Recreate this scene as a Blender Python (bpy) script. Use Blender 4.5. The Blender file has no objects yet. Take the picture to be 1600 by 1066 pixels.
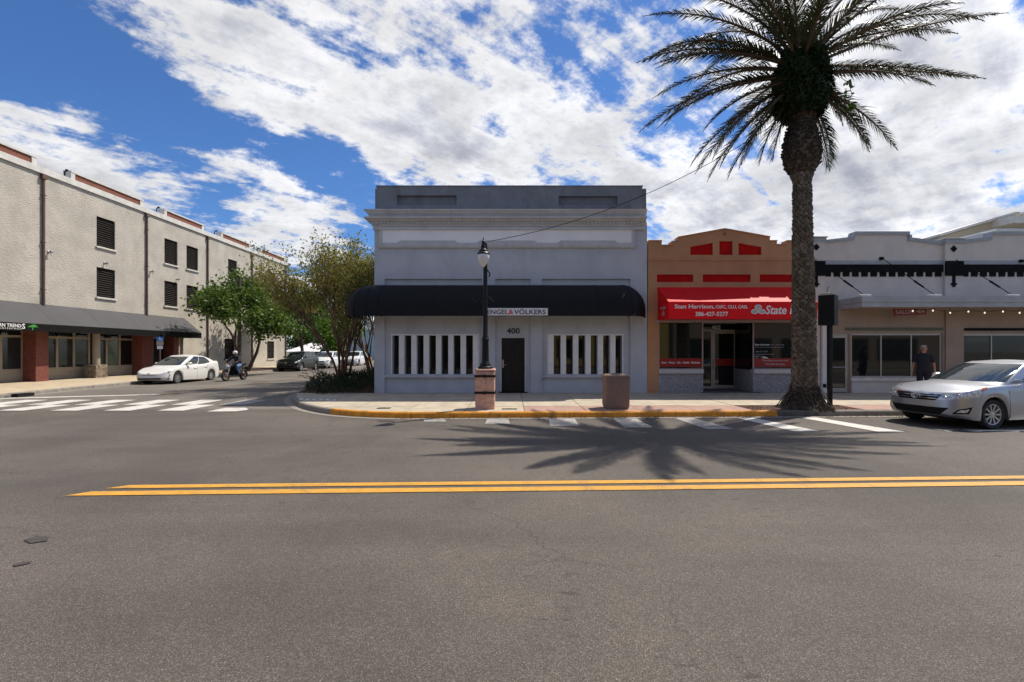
import bpy, bmesh, math, random
import numpy as np
from mathutils import Vector, Matrix, noise as mnoise
from mathutils.geometry import tessellate_polygon
random.seed(7); RS = np.random.RandomState(7)
PI = math.pi; R = math.radians
S = bpy.context.scene; COL = S.collection

# ------------------------------------------------------------------ camera, sky, sun, exposure
FX, CX, HY, EYE = 711.0, 800.0, 548.0, 1.75          # focal length in photo pixels, centre column, horizon row, eye height
cam = bpy.data.cameras.new('camera'); camo = bpy.data.objects.new('camera', cam); COL.objects.link(camo)
camo.location = (0, 0, EYE); camo.rotation_euler = (R(90), 0, 0)
cam.sensor_width = 36; cam.lens = 16.0; cam.shift_y = 0.0094; cam.clip_start = .05; cam.clip_end = 3000
S.camera = camo
SUN_TO = Vector((.51, .375, 1.0)).normalized()          # direction towards the sun
sun_el = math.asin(SUN_TO.z); sun_az = math.atan2(SUN_TO.x, SUN_TO.y)
sl = bpy.data.lights.new('sun', 'SUN'); sl.energy = 4.9; sl.angle = R(.5); sl.color = (1, .93, .82)
so = bpy.data.objects.new('sun', sl); COL.objects.link(so); so.rotation_euler = SUN_TO.to_track_quat('Z', 'Y').to_euler()
S.view_settings.view_transform = 'Standard'; S.view_settings.look = 'None'
S.view_settings.exposure = 0.12; S.view_settings.gamma = 1; S.view_settings.use_curve_mapping = False
S.cycles.max_bounces = 6; S.cycles.use_denoising = True

W = bpy.data.worlds.new('World'); S.world = W; W.use_nodes = True
class NT:
    """tiny node-tree writer"""
    def __init__(s, t): s.t = t; s.n = t.nodes; s.l = t.links
    def new(s, k, **kw):
        n = s.n.new(k)
        for a, v in kw.items(): setattr(n, a, v)
        return n
    def put(s, sock, v):
        if hasattr(v, 'is_output') or isinstance(v, bpy.types.NodeSocket): s.l.new(v, sock)
        else: sock.default_value = v
    def m(s, op, a, b=0.0, c=None, clamp=False):
        n = s.new('ShaderNodeMath', operation=op); n.use_clamp = clamp
        s.put(n.inputs[0], a); s.put(n.inputs[1], b)
        if c is not None: s.put(n.inputs[2], c)
        return n.outputs[0]
    def v(s, op, a, b=(0, 0, 0), out=0):
        n = s.new('ShaderNodeVectorMath', operation=op); s.put(n.inputs[0], a); s.put(n.inputs[1], b)
        return n.outputs[out]
    def noise(s, vec, scale, detail=4, rough=.5, dist=0.0, out=0):
        n = s.new('ShaderNodeTexNoise'); s.put(n.inputs['Vector'], vec); s.put(n.inputs['Scale'], scale)
        n.inputs['Detail'].default_value = detail; n.inputs['Roughness'].default_value = rough; n.inputs['Distortion'].default_value = dist
        return n.outputs[out]
    def voro(s, vec, scale, out='Distance', feature='F1', rnd=1.0):
        n = s.new('ShaderNodeTexVoronoi', feature=feature); s.put(n.inputs['Vector'], vec); n.inputs['Scale'].default_value = scale
        n.inputs['Randomness'].default_value = rnd
        return n.outputs[out]
    def ramp(s, f, stops, interp='LINEAR'):
        n = s.new('ShaderNodeValToRGB'); e = n.color_ramp.elements; n.color_ramp.interpolation = interp
        while len(e) < len(stops): e.new(.5)
        for k, (p, c) in enumerate(stops):
            e[k].position = p; e[k].color = (c if hasattr(c, '__len__') else (c, c, c)) + ((1,) if (not hasattr(c, '__len__') or len(c) == 3) else ())
        s.put(n.inputs[0], f); return n.outputs[0]
    def smooth(s, f, a, b, lo=0.0, hi=1.0):
        n = s.new('ShaderNodeMapRange', interpolation_type='SMOOTHSTEP'); s.put(n.inputs[0], f)
        for k, x in zip((1, 2, 3, 4), (a, b, lo, hi)): s.put(n.inputs[k], x)
        return n.outputs[0]
    def mix(s, f, a, b, blend='MIX'):
        n = s.new('ShaderNodeMix', data_type='RGBA', blend_type=blend); s.put(n.inputs[0], f)
        for k, x in ((6, a), (7, b)):
            if isinstance(x, bpy.types.NodeSocket): s.l.new(x, n.inputs[k])
            else: n.inputs[k].default_value = (tuple(x) + (1,))[:4] if hasattr(x, '__len__') else (x, x, x, 1)
        return n.outputs[2]
    def mapping(s, vec, rot=(0, 0, 0), scale=(1, 1, 1), loc=(0, 0, 0)):
        n = s.new('ShaderNodeMapping'); s.put(n.inputs[0], vec)
        n.inputs[1].default_value = loc; n.inputs[2].default_value = rot; n.inputs[3].default_value = scale
        return n.outputs[0]

w = NT(W.node_tree); w.n.clear()
sky = w.new('ShaderNodeTexSky', sky_type='NISHITA'); sky.sun_disc = False
sky.sun_elevation = sun_el; sky.sun_rotation = sun_az; sky.air_density = 1.0; sky.dust_density = .35; sky.ozone_density = 3.0
skyc = w.v('MULTIPLY', sky.outputs[0], (.108 * .50, .108 * .76, .108 * 1.10))
d = w.new('ShaderNodeTexCoord').outputs['Generated']
sp = w.new('ShaderNodeSeparateXYZ'); w.l.new(d, sp.inputs[0])
zz = w.m('ADD', w.m('MAXIMUM', sp.outputs[2], 0.0), .22)
cb = w.new('ShaderNodeCombineXYZ'); w.put(cb.inputs[0], w.m('DIVIDE', sp.outputs[0], zz)); w.put(cb.inputs[1], w.m('DIVIDE', sp.outputs[1], zz))
pl = cb.outputs[0]                                      # the direction carried onto a flat cloud layer
st = w.mapping(w.mapping(pl, rot=(0, 0, R(-34))), scale=(.50, 1.25, 1))
n1 = w.noise(st, 1.7, 12, .60, .25)
n2 = w.noise(pl, 6.5, 10, .68, .1)
n3 = w.noise(w.mapping(w.mapping(pl, rot=(0, 0, R(-40))), scale=(.40, 2.2, 1), loc=(3, 7, 0)), 2.6, 8, .62, .25)
def blob(ax, ay, size, amp):
    """more (amp>0) or less cloud round the direction seen at photo point ax, ay"""
    v = Vector(((ax - CX) / FX, 1, (HY - ay) / FX)).normalized()
    dt = w.v('DOT_PRODUCT', d, tuple(v), out=1)
    k = 1.0 / (1 - math.cos(R(size)))
    return w.m('MULTIPLY', w.m('EXPONENT', w.m('MULTIPLY', w.m('SUBTRACT', dt, 1.0), k)), amp)
bias = None
for b in ((50, 75, 7, -.17), (150, 115, 5, -.13), (225, 160, 4, -.12), (300, 215, 4.5, -.13), (430, 232, 4.5, -.13), (525, 262, 4, -.13), (75, 210, 2.5, -.09), (350, 325, 3.5, -.10), (560, 300, 2.5, -.06), (545, 95, 3.5, -.09), (735, 80, 3, -.07), (870, 60, 3.5, -.10), (1010, 225, 3, -.10), (1010, 335, 3.5, -.08), (640, 265, 2.5, -.06),
          (140, 30, 5, .12), (250, 70, 5, .11), (350, 110, 5, .10), (450, 150, 5, .10), (545, 195, 5, .11), (610, 235, 4, .10), (430, 30, 8, .14), (90, 145, 3.2, .15), (150, 155, 2, .10), (10, 180, 3, .10),
          (10, 250, 4, .16), (110, 245, 4, .16), (210, 262, 4, .16), (320, 278, 4, .17), (420, 292, 4, .17), (520, 310, 4, .15), (400, 365, 3.5, .10), (500, 365, 4, .12), (430, 222, 1.6, .06),
          (700, 120, 12, .15), (750, 220, 9, .13), (900, 250, 8, .11), (1330, 150, 24, .19), (1100, 330, 7, .10), (1500, 300, 14, .12)):
    x = blob(*b); x = w.m('MULTIPLY', x, .56 if b[3] > 0 else .9); bias = x if bias is None else w.m('ADD', bias, x)
dens = w.m('ADD', w.m('ADD', w.m('MULTIPLY', n1, .62), w.m('MULTIPLY', n2, .50)), w.m('MULTIPLY', n3, .44))
dens = w.m('ADD', dens, w.m('SUBTRACT', bias, .180))
cov = w.smooth(dens, .575, .69)
thick = w.smooth(dens, .66, .90)
sd = w.v('DOT_PRODUCT', d, tuple(SUN_TO), out=1)
glow = w.m('MULTIPLY', w.m('POWER', w.m('MAXIMUM', sd, 0.0), 6.0), .30)
lum = w.m('ADD', w.smooth(w.noise(pl, 2.3, 8, .6, .4), .3, .68, .62, 1.02), glow)
lum = w.m('MULTIPLY', lum, w.m('SUBTRACT', 1.0, w.m('MULTIPLY', thick, .36)))
ccol = w.mix(thick, (1.0, .99, .985), (.86, .88, .98))
cloud = w.v('SCALE', ccol); w.put(cloud.node.inputs['Scale'], lum)
low = w.smooth(sp.outputs[2], -.02, .05)
fin = w.mix(w.m('MULTIPLY', cov, .93), skyc, cloud)
fin = w.mix(low, (.36, .37, .38), fin)
bg = w.new('ShaderNodeBackground'); w.l.new(fin, bg.inputs[0]); bg.inputs[1].default_value = 1.0
wo = w.new('ShaderNodeOutputWorld'); w.l.new(bg.outputs[0], wo.inputs[0])

# ------------------------------------------------------------------ helpers
def px(x, Y): return (x - CX) * Y / FX                 # photo column at depth Y -> world X
def pz(y, Y): return EYE + (HY - y) * Y / FX           # photo row at depth Y -> world Z
def gy(y, z=0.0): return (EYE - z) * FX / (y - HY)     # photo row on a level z -> depth Y
def gp(x, y, z=0.0): Y = gy(y, z); return (px(x, Y), Y)
OFF = {}
def tag(o, label=None, cat=None, group=None, kind=None):
    for k, v in (('label', label), ('category', cat), ('group', group), ('kind', kind)):
        if v: o[k] = v
    return o
def thing(name, label, cat, loc=(0, 0, 0), rz=0, group=None):
    o = bpy.data.objects.new(name, None); COL.objects.link(o); o.empty_display_size = .2
    o.location = loc; o.rotation_euler = (0, 0, rz); OFF[o.name] = Vector(loc)
    return tag(o, label, cat, group)
class MB:
    def __init__(s): s.v = []; s.f = []; s.mi = []; s.cur = 0
    def quad(s, *p):
        b = len(s.v); s.v += [tuple(q) for q in p]; s.f.append(tuple(range(b, b + len(p)))); s.mi.append(s.cur); return s
    def hexa(s, P):
        b = len(s.v); s.v += [tuple(q) for q in P]
        for f in ((0, 3, 2, 1), (4, 5, 6, 7), (0, 1, 5, 4), (1, 2, 6, 5), (2, 3, 7, 6), (3, 0, 4, 7)):
            s.f.append(tuple(b + i for i in f)); s.mi.append(s.cur)
        return s
    def box(s, x0, x1, y0, y1, z0, z1):
        if x0 > x1: x0, x1 = x1, x0
        if y0 > y1: y0, y1 = y1, y0
        if z0 > z1: z0, z1 = z1, z0
        return s.hexa([(x0, y0, z0), (x1, y0, z0), (x1, y1, z0), (x0, y1, z0), (x0, y0, z1), (x1, y0, z1), (x1, y1, z1), (x0, y1, z1)])
    def bbox(s, x0, x1, y0, y1, z0, z1, b=.02):
        """box with chamfered vertical and top edges"""
        pts = [(x0 + b, y0), (x1 - b, y0), (x1, y0 + b), (x1, y1 - b), (x1 - b, y1), (x0 + b, y1), (x0, y1 - b), (x0, y0 + b)]
        cx, cy = (x0 + x1) / 2, (y0 + y1) / 2
        def ring(z, k): return [(cx + (x - cx) * k, cy + (y - cy) * k, z) for x, y in pts]
        k = 1 - 2 * b / max(1e-6, min(x1 - x0, y1 - y0))
        return s.rings([ring(z0, 1), ring(z1 - b, 1), ring(z1, k)])
    def rings(s, rs, cap=True, close=True):
        b = len(s.v); n = len(rs[0])
        for r in rs: s.v += [tuple(q) for q in r]
        for i in range(len(rs) - 1):
            for j in range(n if close else n - 1):
                a = b + i * n + j; c = b + i * n + (j + 1) % n
                s.f.append((a, c, c + n, a + n)); s.mi.append(s.cur)
        if cap and close:
            s.f.append(tuple(b + j for j in reversed(range(n)))); s.mi.append(s.cur)
            s.f.append(tuple(b + (len(rs) - 1) * n + j for j in range(n))); s.mi.append(s.cur)
        return s
    def tube(s, pts, rad, n=8, cap=True):
        pts = [Vector(p) for p in pts]; rs = []
        if not hasattr(rad, '__len__'): rad = [rad] * len(pts)
        up = None
        for i, p in enumerate(pts):
            t = (pts[min(i + 1, len(pts) - 1)] - pts[max(i - 1, 0)]).normalized()
            if up is None: up = Vector((0, 0, 1)) if abs(t.z) < .9 else Vector((1, 0, 0))
            a = t.cross(up)
            if a.length < 1e-4: a = t.orthogonal()
            a.normalize(); c = a.cross(t).normalized(); up = c
            rs.append([p + (a * math.cos(2 * PI * k / n) + c * math.sin(2 * PI * k / n)) * rad[i] for k in range(n)])
        return s.rings(rs, cap)
    def lathe(s, prof, n=20, c=(0, 0, 0), axis='z', cap=True):
        rs = []
        for r, z in prof:
            ring = []
            for k in range(n):
                a = 2 * PI * k / n; x, y = r * math.cos(a), r * math.sin(a)
                ring.append({'z': (c[0] + x, c[1] + y, c[2] + z), 'y': (c[0] + y, c[1] + z, c[2] + x), 'x': (c[0] + z, c[1] + x, c[2] + y)}[axis])
            rs.append(ring)
        return s.rings(rs, cap)
    def plate(s, outer, holes=(), lo=0, hi=.1, axis='y', side_holes=True):
        """flat shape with holes, extruded along axis; 2-D points are (x,z) for axis y, (y,z) for axis x, (x,y) for z"""
        def P(p, t): return {'y': (p[0], t, p[1]), 'x': (t, p[0], p[1]), 'z': (p[0], p[1], t)}[axis]
        loops = [list(outer)] + [list(h) for h in holes]
        flat = [p for l in loops for p in l]
        tris = tessellate_polygon([[Vector((p[0], p[1], 0)) for p in l] for l in loops])
        for t in (lo, hi):
            b = len(s.v); s.v += [P(p, t) for p in flat]
            for tr in tris: s.f.append(tuple(b + i for i in tr)); s.mi.append(s.cur)
        n = len(flat); b0 = len(s.v) - 2 * n; k = 0
        for l in loops:
            for j in range(len(l)):
                a = b0 + k + j; c = b0 + k + (j + 1) % len(l)
                s.f.append((a, c, c + n, a + n)); s.mi.append(s.cur)
            k += len(l)
        return s
    def add(s, o, M=None):
        b = len(s.v); s.v += [tuple(M @ Vector(v)) if M else v for v in o.v]
        s.f += [tuple(b + i for i in f) for f in o.f]; s.mi += [s.cur + m for m in o.mi]; return s
    def mesh(s, name, mats, smooth=False, off=Vector((0, 0, 0)), ang=35):
        me = bpy.data.meshes.new(name)
        me.from_pydata([(v[0] - off.x, v[1] - off.y, v[2] - off.z) for v in s.v], [], s.f)
        for m_ in (mats if isinstance(mats, (list, tuple)) else [mats]): me.materials.append(m_)
        if any(s.mi): me.polygons.foreach_set('material_index', s.mi)
        bm = bmesh.new(); bm.from_mesh(me)
        if smooth: bmesh.ops.remove_doubles(bm, verts=bm.verts, dist=1e-5)
        bmesh.ops.recalc_face_normals(bm, faces=bm.faces); bm.to_mesh(me); bm.free()
        if smooth:
            me.shade_smooth(); me.set_sharp_from_angle(angle=R(ang))
        me.update(); return me
    def build(s, name, mats, parent=None, smooth=False, world=True, kind=None, label=None, ang=35):
        off = OFF.get(parent.name, Vector((0, 0, 0))) if (parent and world) else Vector((0, 0, 0))
        o = bpy.data.objects.new(name, s.mesh(name, mats, smooth, off, ang)); COL.objects.link(o)
        if parent: o.parent = parent
        OFF[o.name] = off if parent else Vector((0, 0, 0))
        if kind: o['kind'] = kind
        if label: o['label'] = label
        return o
def link(name, me, parent=None, loc=(0, 0, 0), rot=(0, 0, 0), scale=(1, 1, 1), world=True):
    o = bpy.data.objects.new(name, me); COL.objects.link(o)
    if parent:
        o.parent = parent
        if world: loc = Vector(loc) - OFF.get(parent.name, Vector((0, 0, 0)))
    o.location = loc; o.rotation_euler = rot; o.scale = scale; OFF[o.name] = Vector((0, 0, 0)); return o
def dup(root, loc=None, rz=None, label=None):
    def cp(o, par):
        c = o.copy(); COL.objects.link(c); c.parent = par
        for ch in o.children: cp(ch, c)
        return c
    r = cp(root, None)
    if loc is not None: r.location = loc
    if rz is not None: r.rotation_euler = (0, 0, rz)
    if label: r['label'] = label
    return r

# ------------------------------------------------------------------ materials
def mat(name, col, rough=.6, metal=0.0, var=.12, vs=2.0, bump=0.0, bs=40.0, dirt=0.0, ds=.7, dcol=(.12, .11, .10), spec=.5, stretch=(1, 1, 1), coat=0.0, bd=4, bstr=(1, 1, 1)):
    m_ = bpy.data.materials.new(name); m_.use_nodes = True; t = NT(m_.node_tree)
    p = t.n['Principled BSDF']; p.inputs['Roughness'].default_value = rough; p.inputs['Metallic'].default_value = metal
    p.inputs['Specular IOR Level'].default_value = spec; p.inputs['Coat Weight'].default_value = coat; p.inputs['Coat Roughness'].default_value = .03
    tc = t.new('ShaderNodeTexCoord').outputs['Object']
    c = tuple(col)
    if var or dirt:
        vv = t.mapping(tc, scale=stretch)
        f = t.noise(vv, vs, 6, .6)
        c = t.mix(t.smooth(f, .3, .7), tuple(x * (1 - var) for x in col), tuple(min(1, x * (1 + var)) for x in col))
        if dirt:
            g = t.m('MULTIPLY', t.smooth(t.noise(t.mapping(tc, scale=(1, 1, .35)), ds * 2, 8, .7), .50, .75), dirt)
            c = t.mix(g, c, dcol)
        t.l.new(c, p.inputs['Base Color'])
    else: p.inputs['Base Color'].default_value = c + (1,)
    if bump:
        b = t.new('ShaderNodeBump'); b.inputs['Strength'].default_value = min(1, bump); b.inputs['Distance'].default_value = .02 * max(1, bump)
        t.l.new(t.noise(t.mapping(tc, scale=bstr), bs, bd, .6), b.inputs['Height']); t.l.new(b.outputs[0], p.inputs['Normal'])
    return m_
def speck(name, base, light, dark, scales=(120, 45), rough=.85, bump=.5, tone=.30, stain=.0, lt=.80, cracks=False):
    """stone-and-binder surfaces: asphalt, exposed aggregate"""
    m_ = bpy.data.materials.new(name); m_.use_nodes = True; t = NT(m_.node_tree); p = t.n['Principled BSDF']
    p.inputs['Roughness'].default_value = rough; tc = t.new('ShaderNodeTexCoord').outputs['Object']
    c1 = t.voro(tc, scales[0], 'Color'); r1 = t.new('ShaderNodeSeparateColor'); t.l.new(c1, r1.inputs[0])
    c2 = t.voro(tc, scales[1], 'Color'); r2 = t.new('ShaderNodeSeparateColor'); t.l.new(c2, r2.inputs[0])
    fine = t.noise(tc, scales[0] * .8, 3, .7)
    c = t.mix(t.smooth(r1.outputs[0], lt - .12, 1.0), base, light)
    c = t.mix(t.smooth(r1.outputs[1], .62, .95), c, dark)
    c = t.mix(t.m('MULTIPLY', t.smooth(r2.outputs[0], .86, .98), .55), c, light)
    c = t.mix(t.m('MULTIPLY', t.smooth(r2.outputs[1], .80, .95), .5), c, dark)
    c = t.mix(t.smooth(fine, .35, .7, 0, .55), c, tuple(x * .55 for x in base))
    big = t.noise(tc, .22, 6, .62, .3); lane = t.noise(t.mapping(tc, scale=(.05, .75, 1)), 1.3, 5, .6)
    k = t.m('ADD', t.smooth(big, .3, .7, 1 - tone, 1 + tone * .6), t.smooth(lane, .3, .7, -tone * .35, tone * .25))
    s_ = t.v('SCALE', c); t.put(s_.node.inputs['Scale'], k); c = s_
    if stain:
        g = t.smooth(t.noise(t.mapping(tc, scale=(.35, 1.6, 1)), 1.6, 7, .7, .4), .62, .74, 0, stain)
        g2 = t.m('MULTIPLY', t.smooth(t.noise(t.mapping(tc, scale=(1, 2.6, 1), loc=(9, 2, 0)), 4.5, 4, .6), .60, .66, 0, stain), t.smooth(t.noise(tc, .45, 3, .5), .48, .60))
        c = t.mix(g, c, tuple(x * .45 for x in base)); c = t.mix(g2, c, tuple(x * .3 for x in base))
    if cracks:
        sc_ = t.v('SCALE', t.noise(tc, 1.2, 5, .7, out=1)); sc_.node.inputs['Scale'].default_value = .9; wv = t.v('ADD', tc, sc_)
        e = t.voro(wv, .16, 'Distance', 'DISTANCE_TO_EDGE'); gate = t.smooth(t.noise(tc, .35, 3, .5), .50, .60)
        f2 = t.m('MULTIPLY', t.m('SUBTRACT', 1.0, t.smooth(e, .0010, .0035)), gate)
        c = t.mix(t.m('MULTIPLY', f2, .40), c, tuple(x * .22 for x in base))
        fl = t.voro(t.mapping(tc, scale=(.5, 1.4, 1)), 2.6, 'Distance'); gate2 = t.smooth(t.noise(tc, .6, 4, .6), .50, .62)
        c = t.mix(t.m('MULTIPLY', t.m('MULTIPLY', t.m('SUBTRACT', 1.0, t.smooth(fl, .05, .11)), gate2), .5), c, tuple(x * .4 for x in base))
    t.l.new(c, p.inputs['Base Color'])
    b = t.new('ShaderNodeBump'); b.inputs['Strength'].default_value = bump; b.inputs['Distance'].default_value = .006
    t.l.new(t.voro(tc, scales[0] * .7), b.inputs['Height']); t.l.new(b.outputs[0], p.inputs['Normal'])
    return m_
def paintmark(name, col, wear=.5, under=(.10, .094, .088)):
    m_ = bpy.data.materials.new(name); m_.use_nodes = True; t = NT(m_.node_tree); p = t.n['Principled BSDF']
    p.inputs['Roughness'].default_value = .6; tc = t.new('ShaderNodeTexCoord').outputs['Object']
    g = t.m('ADD', t.m('MULTIPLY', t.noise(tc, 60, 5, .7), .6), t.m('MULTIPLY', t.noise(tc, 2.5, 6, .65), .5))
    f = t.smooth(g, .62 - .12 * wear, .80 - .12 * wear, 0, .9)
    c = t.mix(t.smooth(t.noise(tc, 8, 5, .6), .3, .7), tuple(x * .82 for x in col), col)
    t.l.new(t.mix(f, c, under), p.inputs['Base Color'])
    b = t.new('ShaderNodeBump'); b.inputs['Strength'].default_value = .35; b.inputs['Distance'].default_value = .004
    t.l.new(t.voro(tc, 85), b.inputs['Height']); t.l.new(b.outputs[0], p.inputs['Normal'])
    return m_
def leafmat(name, cols, trans=.35, rough=.5):
    m_ = bpy.data.materials.new(name); m_.use_nodes = True; t = NT(m_.node_tree); p = t.n['Principled BSDF']
    p.inputs['Roughness'].default_value = rough; p.inputs['Specular IOR Level'].default_value = .3
    g = t.new('ShaderNodeNewGeometry').outputs['Random Per Island']
    tc = t.new('ShaderNodeTexCoord').outputs['Object']
    f = t.m('ADD', t.m('MULTIPLY', g, .65), t.m('MULTIPLY', t.noise(tc, .9, 3, .5), .4))
    c = t.ramp(f, [(k / max(1, len(cols) - 1) * .9 + .05, x) for k, x in enumerate(cols)])
    t.l.new(c, p.inputs['Base Color'])
    tr = t.new('ShaderNodeBsdfTranslucent'); t.l.new(t.mix(1.0, c, (1.0, 1.0, .55), 'MULTIPLY'), tr.inputs[0])
    mx = t.new('ShaderNodeMixShader'); mx.inputs[0].default_value = trans
    t.l.new(p.outputs[0], mx.inputs[1]); t.l.new(tr.outputs[0], mx.inputs[2]); t.l.new(mx.outputs[0], t.n['Material Output'].inputs[0])
    return m_
def brickmat(name, c1, c2, mortar, axis='x', bw=.2, bh=.075):
    m_ = bpy.data.materials.new(name); m_.use_nodes = True; t = NT(m_.node_tree); p = t.n['Principled BSDF']
    p.inputs['Roughness'].default_value = .85; tc = t.new('ShaderNodeTexCoord').outputs['Object']
    s_ = t.new('ShaderNodeSeparateXYZ'); t.l.new(tc, s_.inputs[0]); cb_ = t.new('ShaderNodeCombineXYZ')
    t.put(cb_.inputs[0], t.m('ADD', s_.outputs[0], s_.outputs[1])); t.l.new(s_.outputs[2], cb_.inputs[1])
    b = t.new('ShaderNodeTexBrick'); t.l.new(cb_.outputs[0], b.inputs[0])
    b.inputs['Color1'].default_value = c1 + (1,); b.inputs['Color2'].default_value = c2 + (1,); b.inputs['Mortar'].default_value = mortar + (1,)
    b.inputs['Scale'].default_value = 1; b.inputs['Brick Width'].default_value = bw; b.inputs['Row Height'].default_value = bh; b.inputs['Mortar Size'].default_value = .009
    c = t.mix(t.smooth(t.noise(tc, 5, 6, .6), .3, .7, 0, .5), b.outputs[0], tuple(x * .6 for x in c1))
    t.l.new(c, p.inputs['Base Color'])
    bp = t.new('ShaderNodeBump'); bp.inputs['Strength'].default_value = .6; bp.inputs['Distance'].default_value = .01; bp.invert = True
    t.l.new(b.outputs[1], bp.inputs['Height']); t.l.new(bp.outputs[0], p.inputs['Normal'])
    return m_
M = {}
M['asphalt'] = speck('asphalt', (.104, .087, .071), (.34, .295, .25), (.046, .037, .030), scales=(270, 150), stain=.6, lt=.84, cracks=True)
M['asphalt2'] = speck('asphalt_side', (.17, .145, .118), (.34, .31, .27), (.09, .078, .066), stain=.35, lt=.85)
M['ground'] = mat('ground_mix', (.12, .12, .08), .95, var=.4, vs=.05)
M['concrete'] = mat('sidewalk_concrete', (.46, .39, .29), .85, var=.14, vs=3, bump=.25, bs=120, dirt=.35, ds=.9, dcol=(.16, .14, .11))
M['concrete2'] = mat('sidewalk_concrete_tan', (.46, .37, .25), .85, var=.14, vs=2, bump=.25, bs=120, dirt=.3, ds=.9, dcol=(.16, .13, .10))
M['pink'] = mat('pink_concrete', (.38, .235, .19), .85, var=.14, vs=3, bump=.25, bs=120, dirt=.4, ds=.9, dcol=(.17, .13, .11))
M['joint'] = mat('joint_dirt', (.05, .045, .04), .95)
M['gutter'] = mat('gutter_concrete', (.25, .22, .18), .85, var=.2, vs=4, bump=.3, bs=90, dirt=.6, ds=2)
M['kerb'] = mat('kerb_concrete', (.25, .225, .19), .85, var=.2, vs=5, bump=.4, bs=70, dirt=.6, ds=2)
M['kerbdark'] = mat('kerb_concrete_dark', (.10, .095, .088), .85, var=.25, vs=5, bump=.4, bs=70, dirt=.5, ds=2)
M['kerby'] = mat('kerb_yellow_paint', (.66, .265, .012), .6, var=.2, vs=5, bump=.3, bs=60, dirt=.85, ds=2.6, dcol=(.14, .085, .045))
M['white_line'] = paintmark('white_road_paint', (.66, .63, .57), .5)
M['white_worn'] = paintmark('worn_white_road_paint', (.40, .385, .355), .9)
M['yellow_line'] = paintmark('yellow_road_paint', (.64, .32, .035), .5)
M['yellow_worn'] = paintmark('worn_yellow_road_paint', (.40, .22, .06), 1.9, (.12, .10, .08))
M['tar'] = mat('tar', (.055, .047, .040), .7, var=.3, vs=8, bump=.4, bs=80)
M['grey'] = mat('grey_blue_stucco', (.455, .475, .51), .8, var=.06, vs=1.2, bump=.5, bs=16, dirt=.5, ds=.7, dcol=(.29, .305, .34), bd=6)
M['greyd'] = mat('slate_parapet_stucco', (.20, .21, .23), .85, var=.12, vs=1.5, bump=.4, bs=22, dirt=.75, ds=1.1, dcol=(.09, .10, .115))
M['greyl'] = mat('pale_cornice_paint', (.51, .505, .50), .75, var=.08, vs=2, bump=.15, bs=30, dirt=.3, ds=1.5, dcol=(.22, .21, .20))
M['frieze'] = mat('white_frieze_board', (.84, .82, .82), .7, var=.05, vs=.8, bump=.1, bs=30, dirt=.12, ds=.6, dcol=(.4, .39, .40))
M['fin'] = mat('white_fin_paint', (.76, .75, .73), .6, var=.06, vs=4, bump=.15, bs=60)
M['orange'] = mat('orange_tan_stucco', (.46, .235, .115), .8, var=.10, vs=1.0, bump=.35, bs=30, dirt=.3, ds=.8, dcol=(.26, .13, .075))
M['redpanel'] = mat('red_inset_paint', (.46, .006, .005), .8, spec=.15, var=.15, vs=3)
M['redfab'] = mat('red_awning_vinyl', (.72, .006, .010), .55, spec=.2, var=.08, vs=2.5, bump=.06, bs=8)
M['redfilm'] = mat('red_window_film', (.26, .004, .008), .3, var=.05)
M['pebble'] = speck('pebble_dash', (.33, .32, .33), (.60, .59, .60), (.17, .165, .17), scales=(45, 90), bump=1.0, tone=.15, lt=.6)
M['white'] = mat('white_paint', (.66, .65, .63), .55, var=.06, vs=3, dirt=.15, ds=1.2, dcol=(.4, .38, .35))
M['whitewall'] = mat('off_white_stucco', (.62, .56, .50), .8, var=.06, vs=1.2, bump=.3, bs=30, dirt=.25, ds=.6, dcol=(.33, .31, .30))
M['coping'] = mat('grey_blue_coping', (.34, .36, .375), .75, var=.1, vs=2, bump=.2, bs=30, dirt=.4, ds=1.3, dcol=(.18, .19, .2))
M['taupe'] = mat('taupe_stucco', (.32, .245, .195), .8, var=.08, vs=1.4, bump=.3, bs=30, dirt=.25, ds=.7, dcol=(.2, .16, .14))
M['olive'] = mat('olive_trim', (.10, .11, .075), .7)
M['black'] = mat('black_paint', (.007, .007, .008), .45, spec=.3, var=.2, vs=5)
M['blackmat'] = mat('black_trim_matt', (.008, .008, .008), .85, spec=.15, var=.2, vs=3)
M['blackfab'] = mat('black_awning_fabric', (.006, .006, .008), .6, spec=.22, var=.12, vs=1.5, bump=.08, bs=5)
M['greyfab'] = mat('charcoal_awning_fabric', (.062, .060, .062), .8, var=.12, vs=.6, bump=.1, bs=3)
M['stucco'] = mat('rough_cream_stucco', (.49, .445, .375), .9, var=.12, vs=.8, bump=2.0, bs=7, dirt=.28, ds=.35, dcol=(.27, .235, .19), bd=10, bstr=(.8, .8, 2.6))
M['slat'] = mat('brown_black_louvre', (.030, .022, .018), .6, var=.25, vs=4)
M['void'] = mat('dark_void', (.006, .006, .006), .9, var=0)
M['sill'] = mat('window_sill_paint', (.62, .57, .50), .7, var=.08, vs=4)
M['cop_w'] = mat('white_coping_metal', (.66, .63, .58), .55, var=.1, vs=3, dirt=.25, ds=2, dcol=(.3, .27, .24))
M['brick'] = brickmat('red_brick', (.26, .055, .030), (.17, .035, .022), (.16, .12, .10))
M['brickp'] = brickmat('red_brick_panel', (.30, .085, .045), (.22, .055, .03), (.2, .14, .11))
M['pipe'] = mat('rusty_brown_pipe', (.12, .065, .045), .6, var=.2, vs=2)
M['stone'] = speck('stone_base', (.22, .17, .12), (.36, .29, .21), (.12, .09, .06), scales=(9, 20), bump=.8, tone=.2, lt=.6)
M['beige'] = mat('beige_storefront_paint', (.33, .28, .21), .65, var=.08, vs=2)
M['glass'] = mat('dark_window_glass', (.010, .012, .012), .04, var=0, spec=.6)
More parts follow.
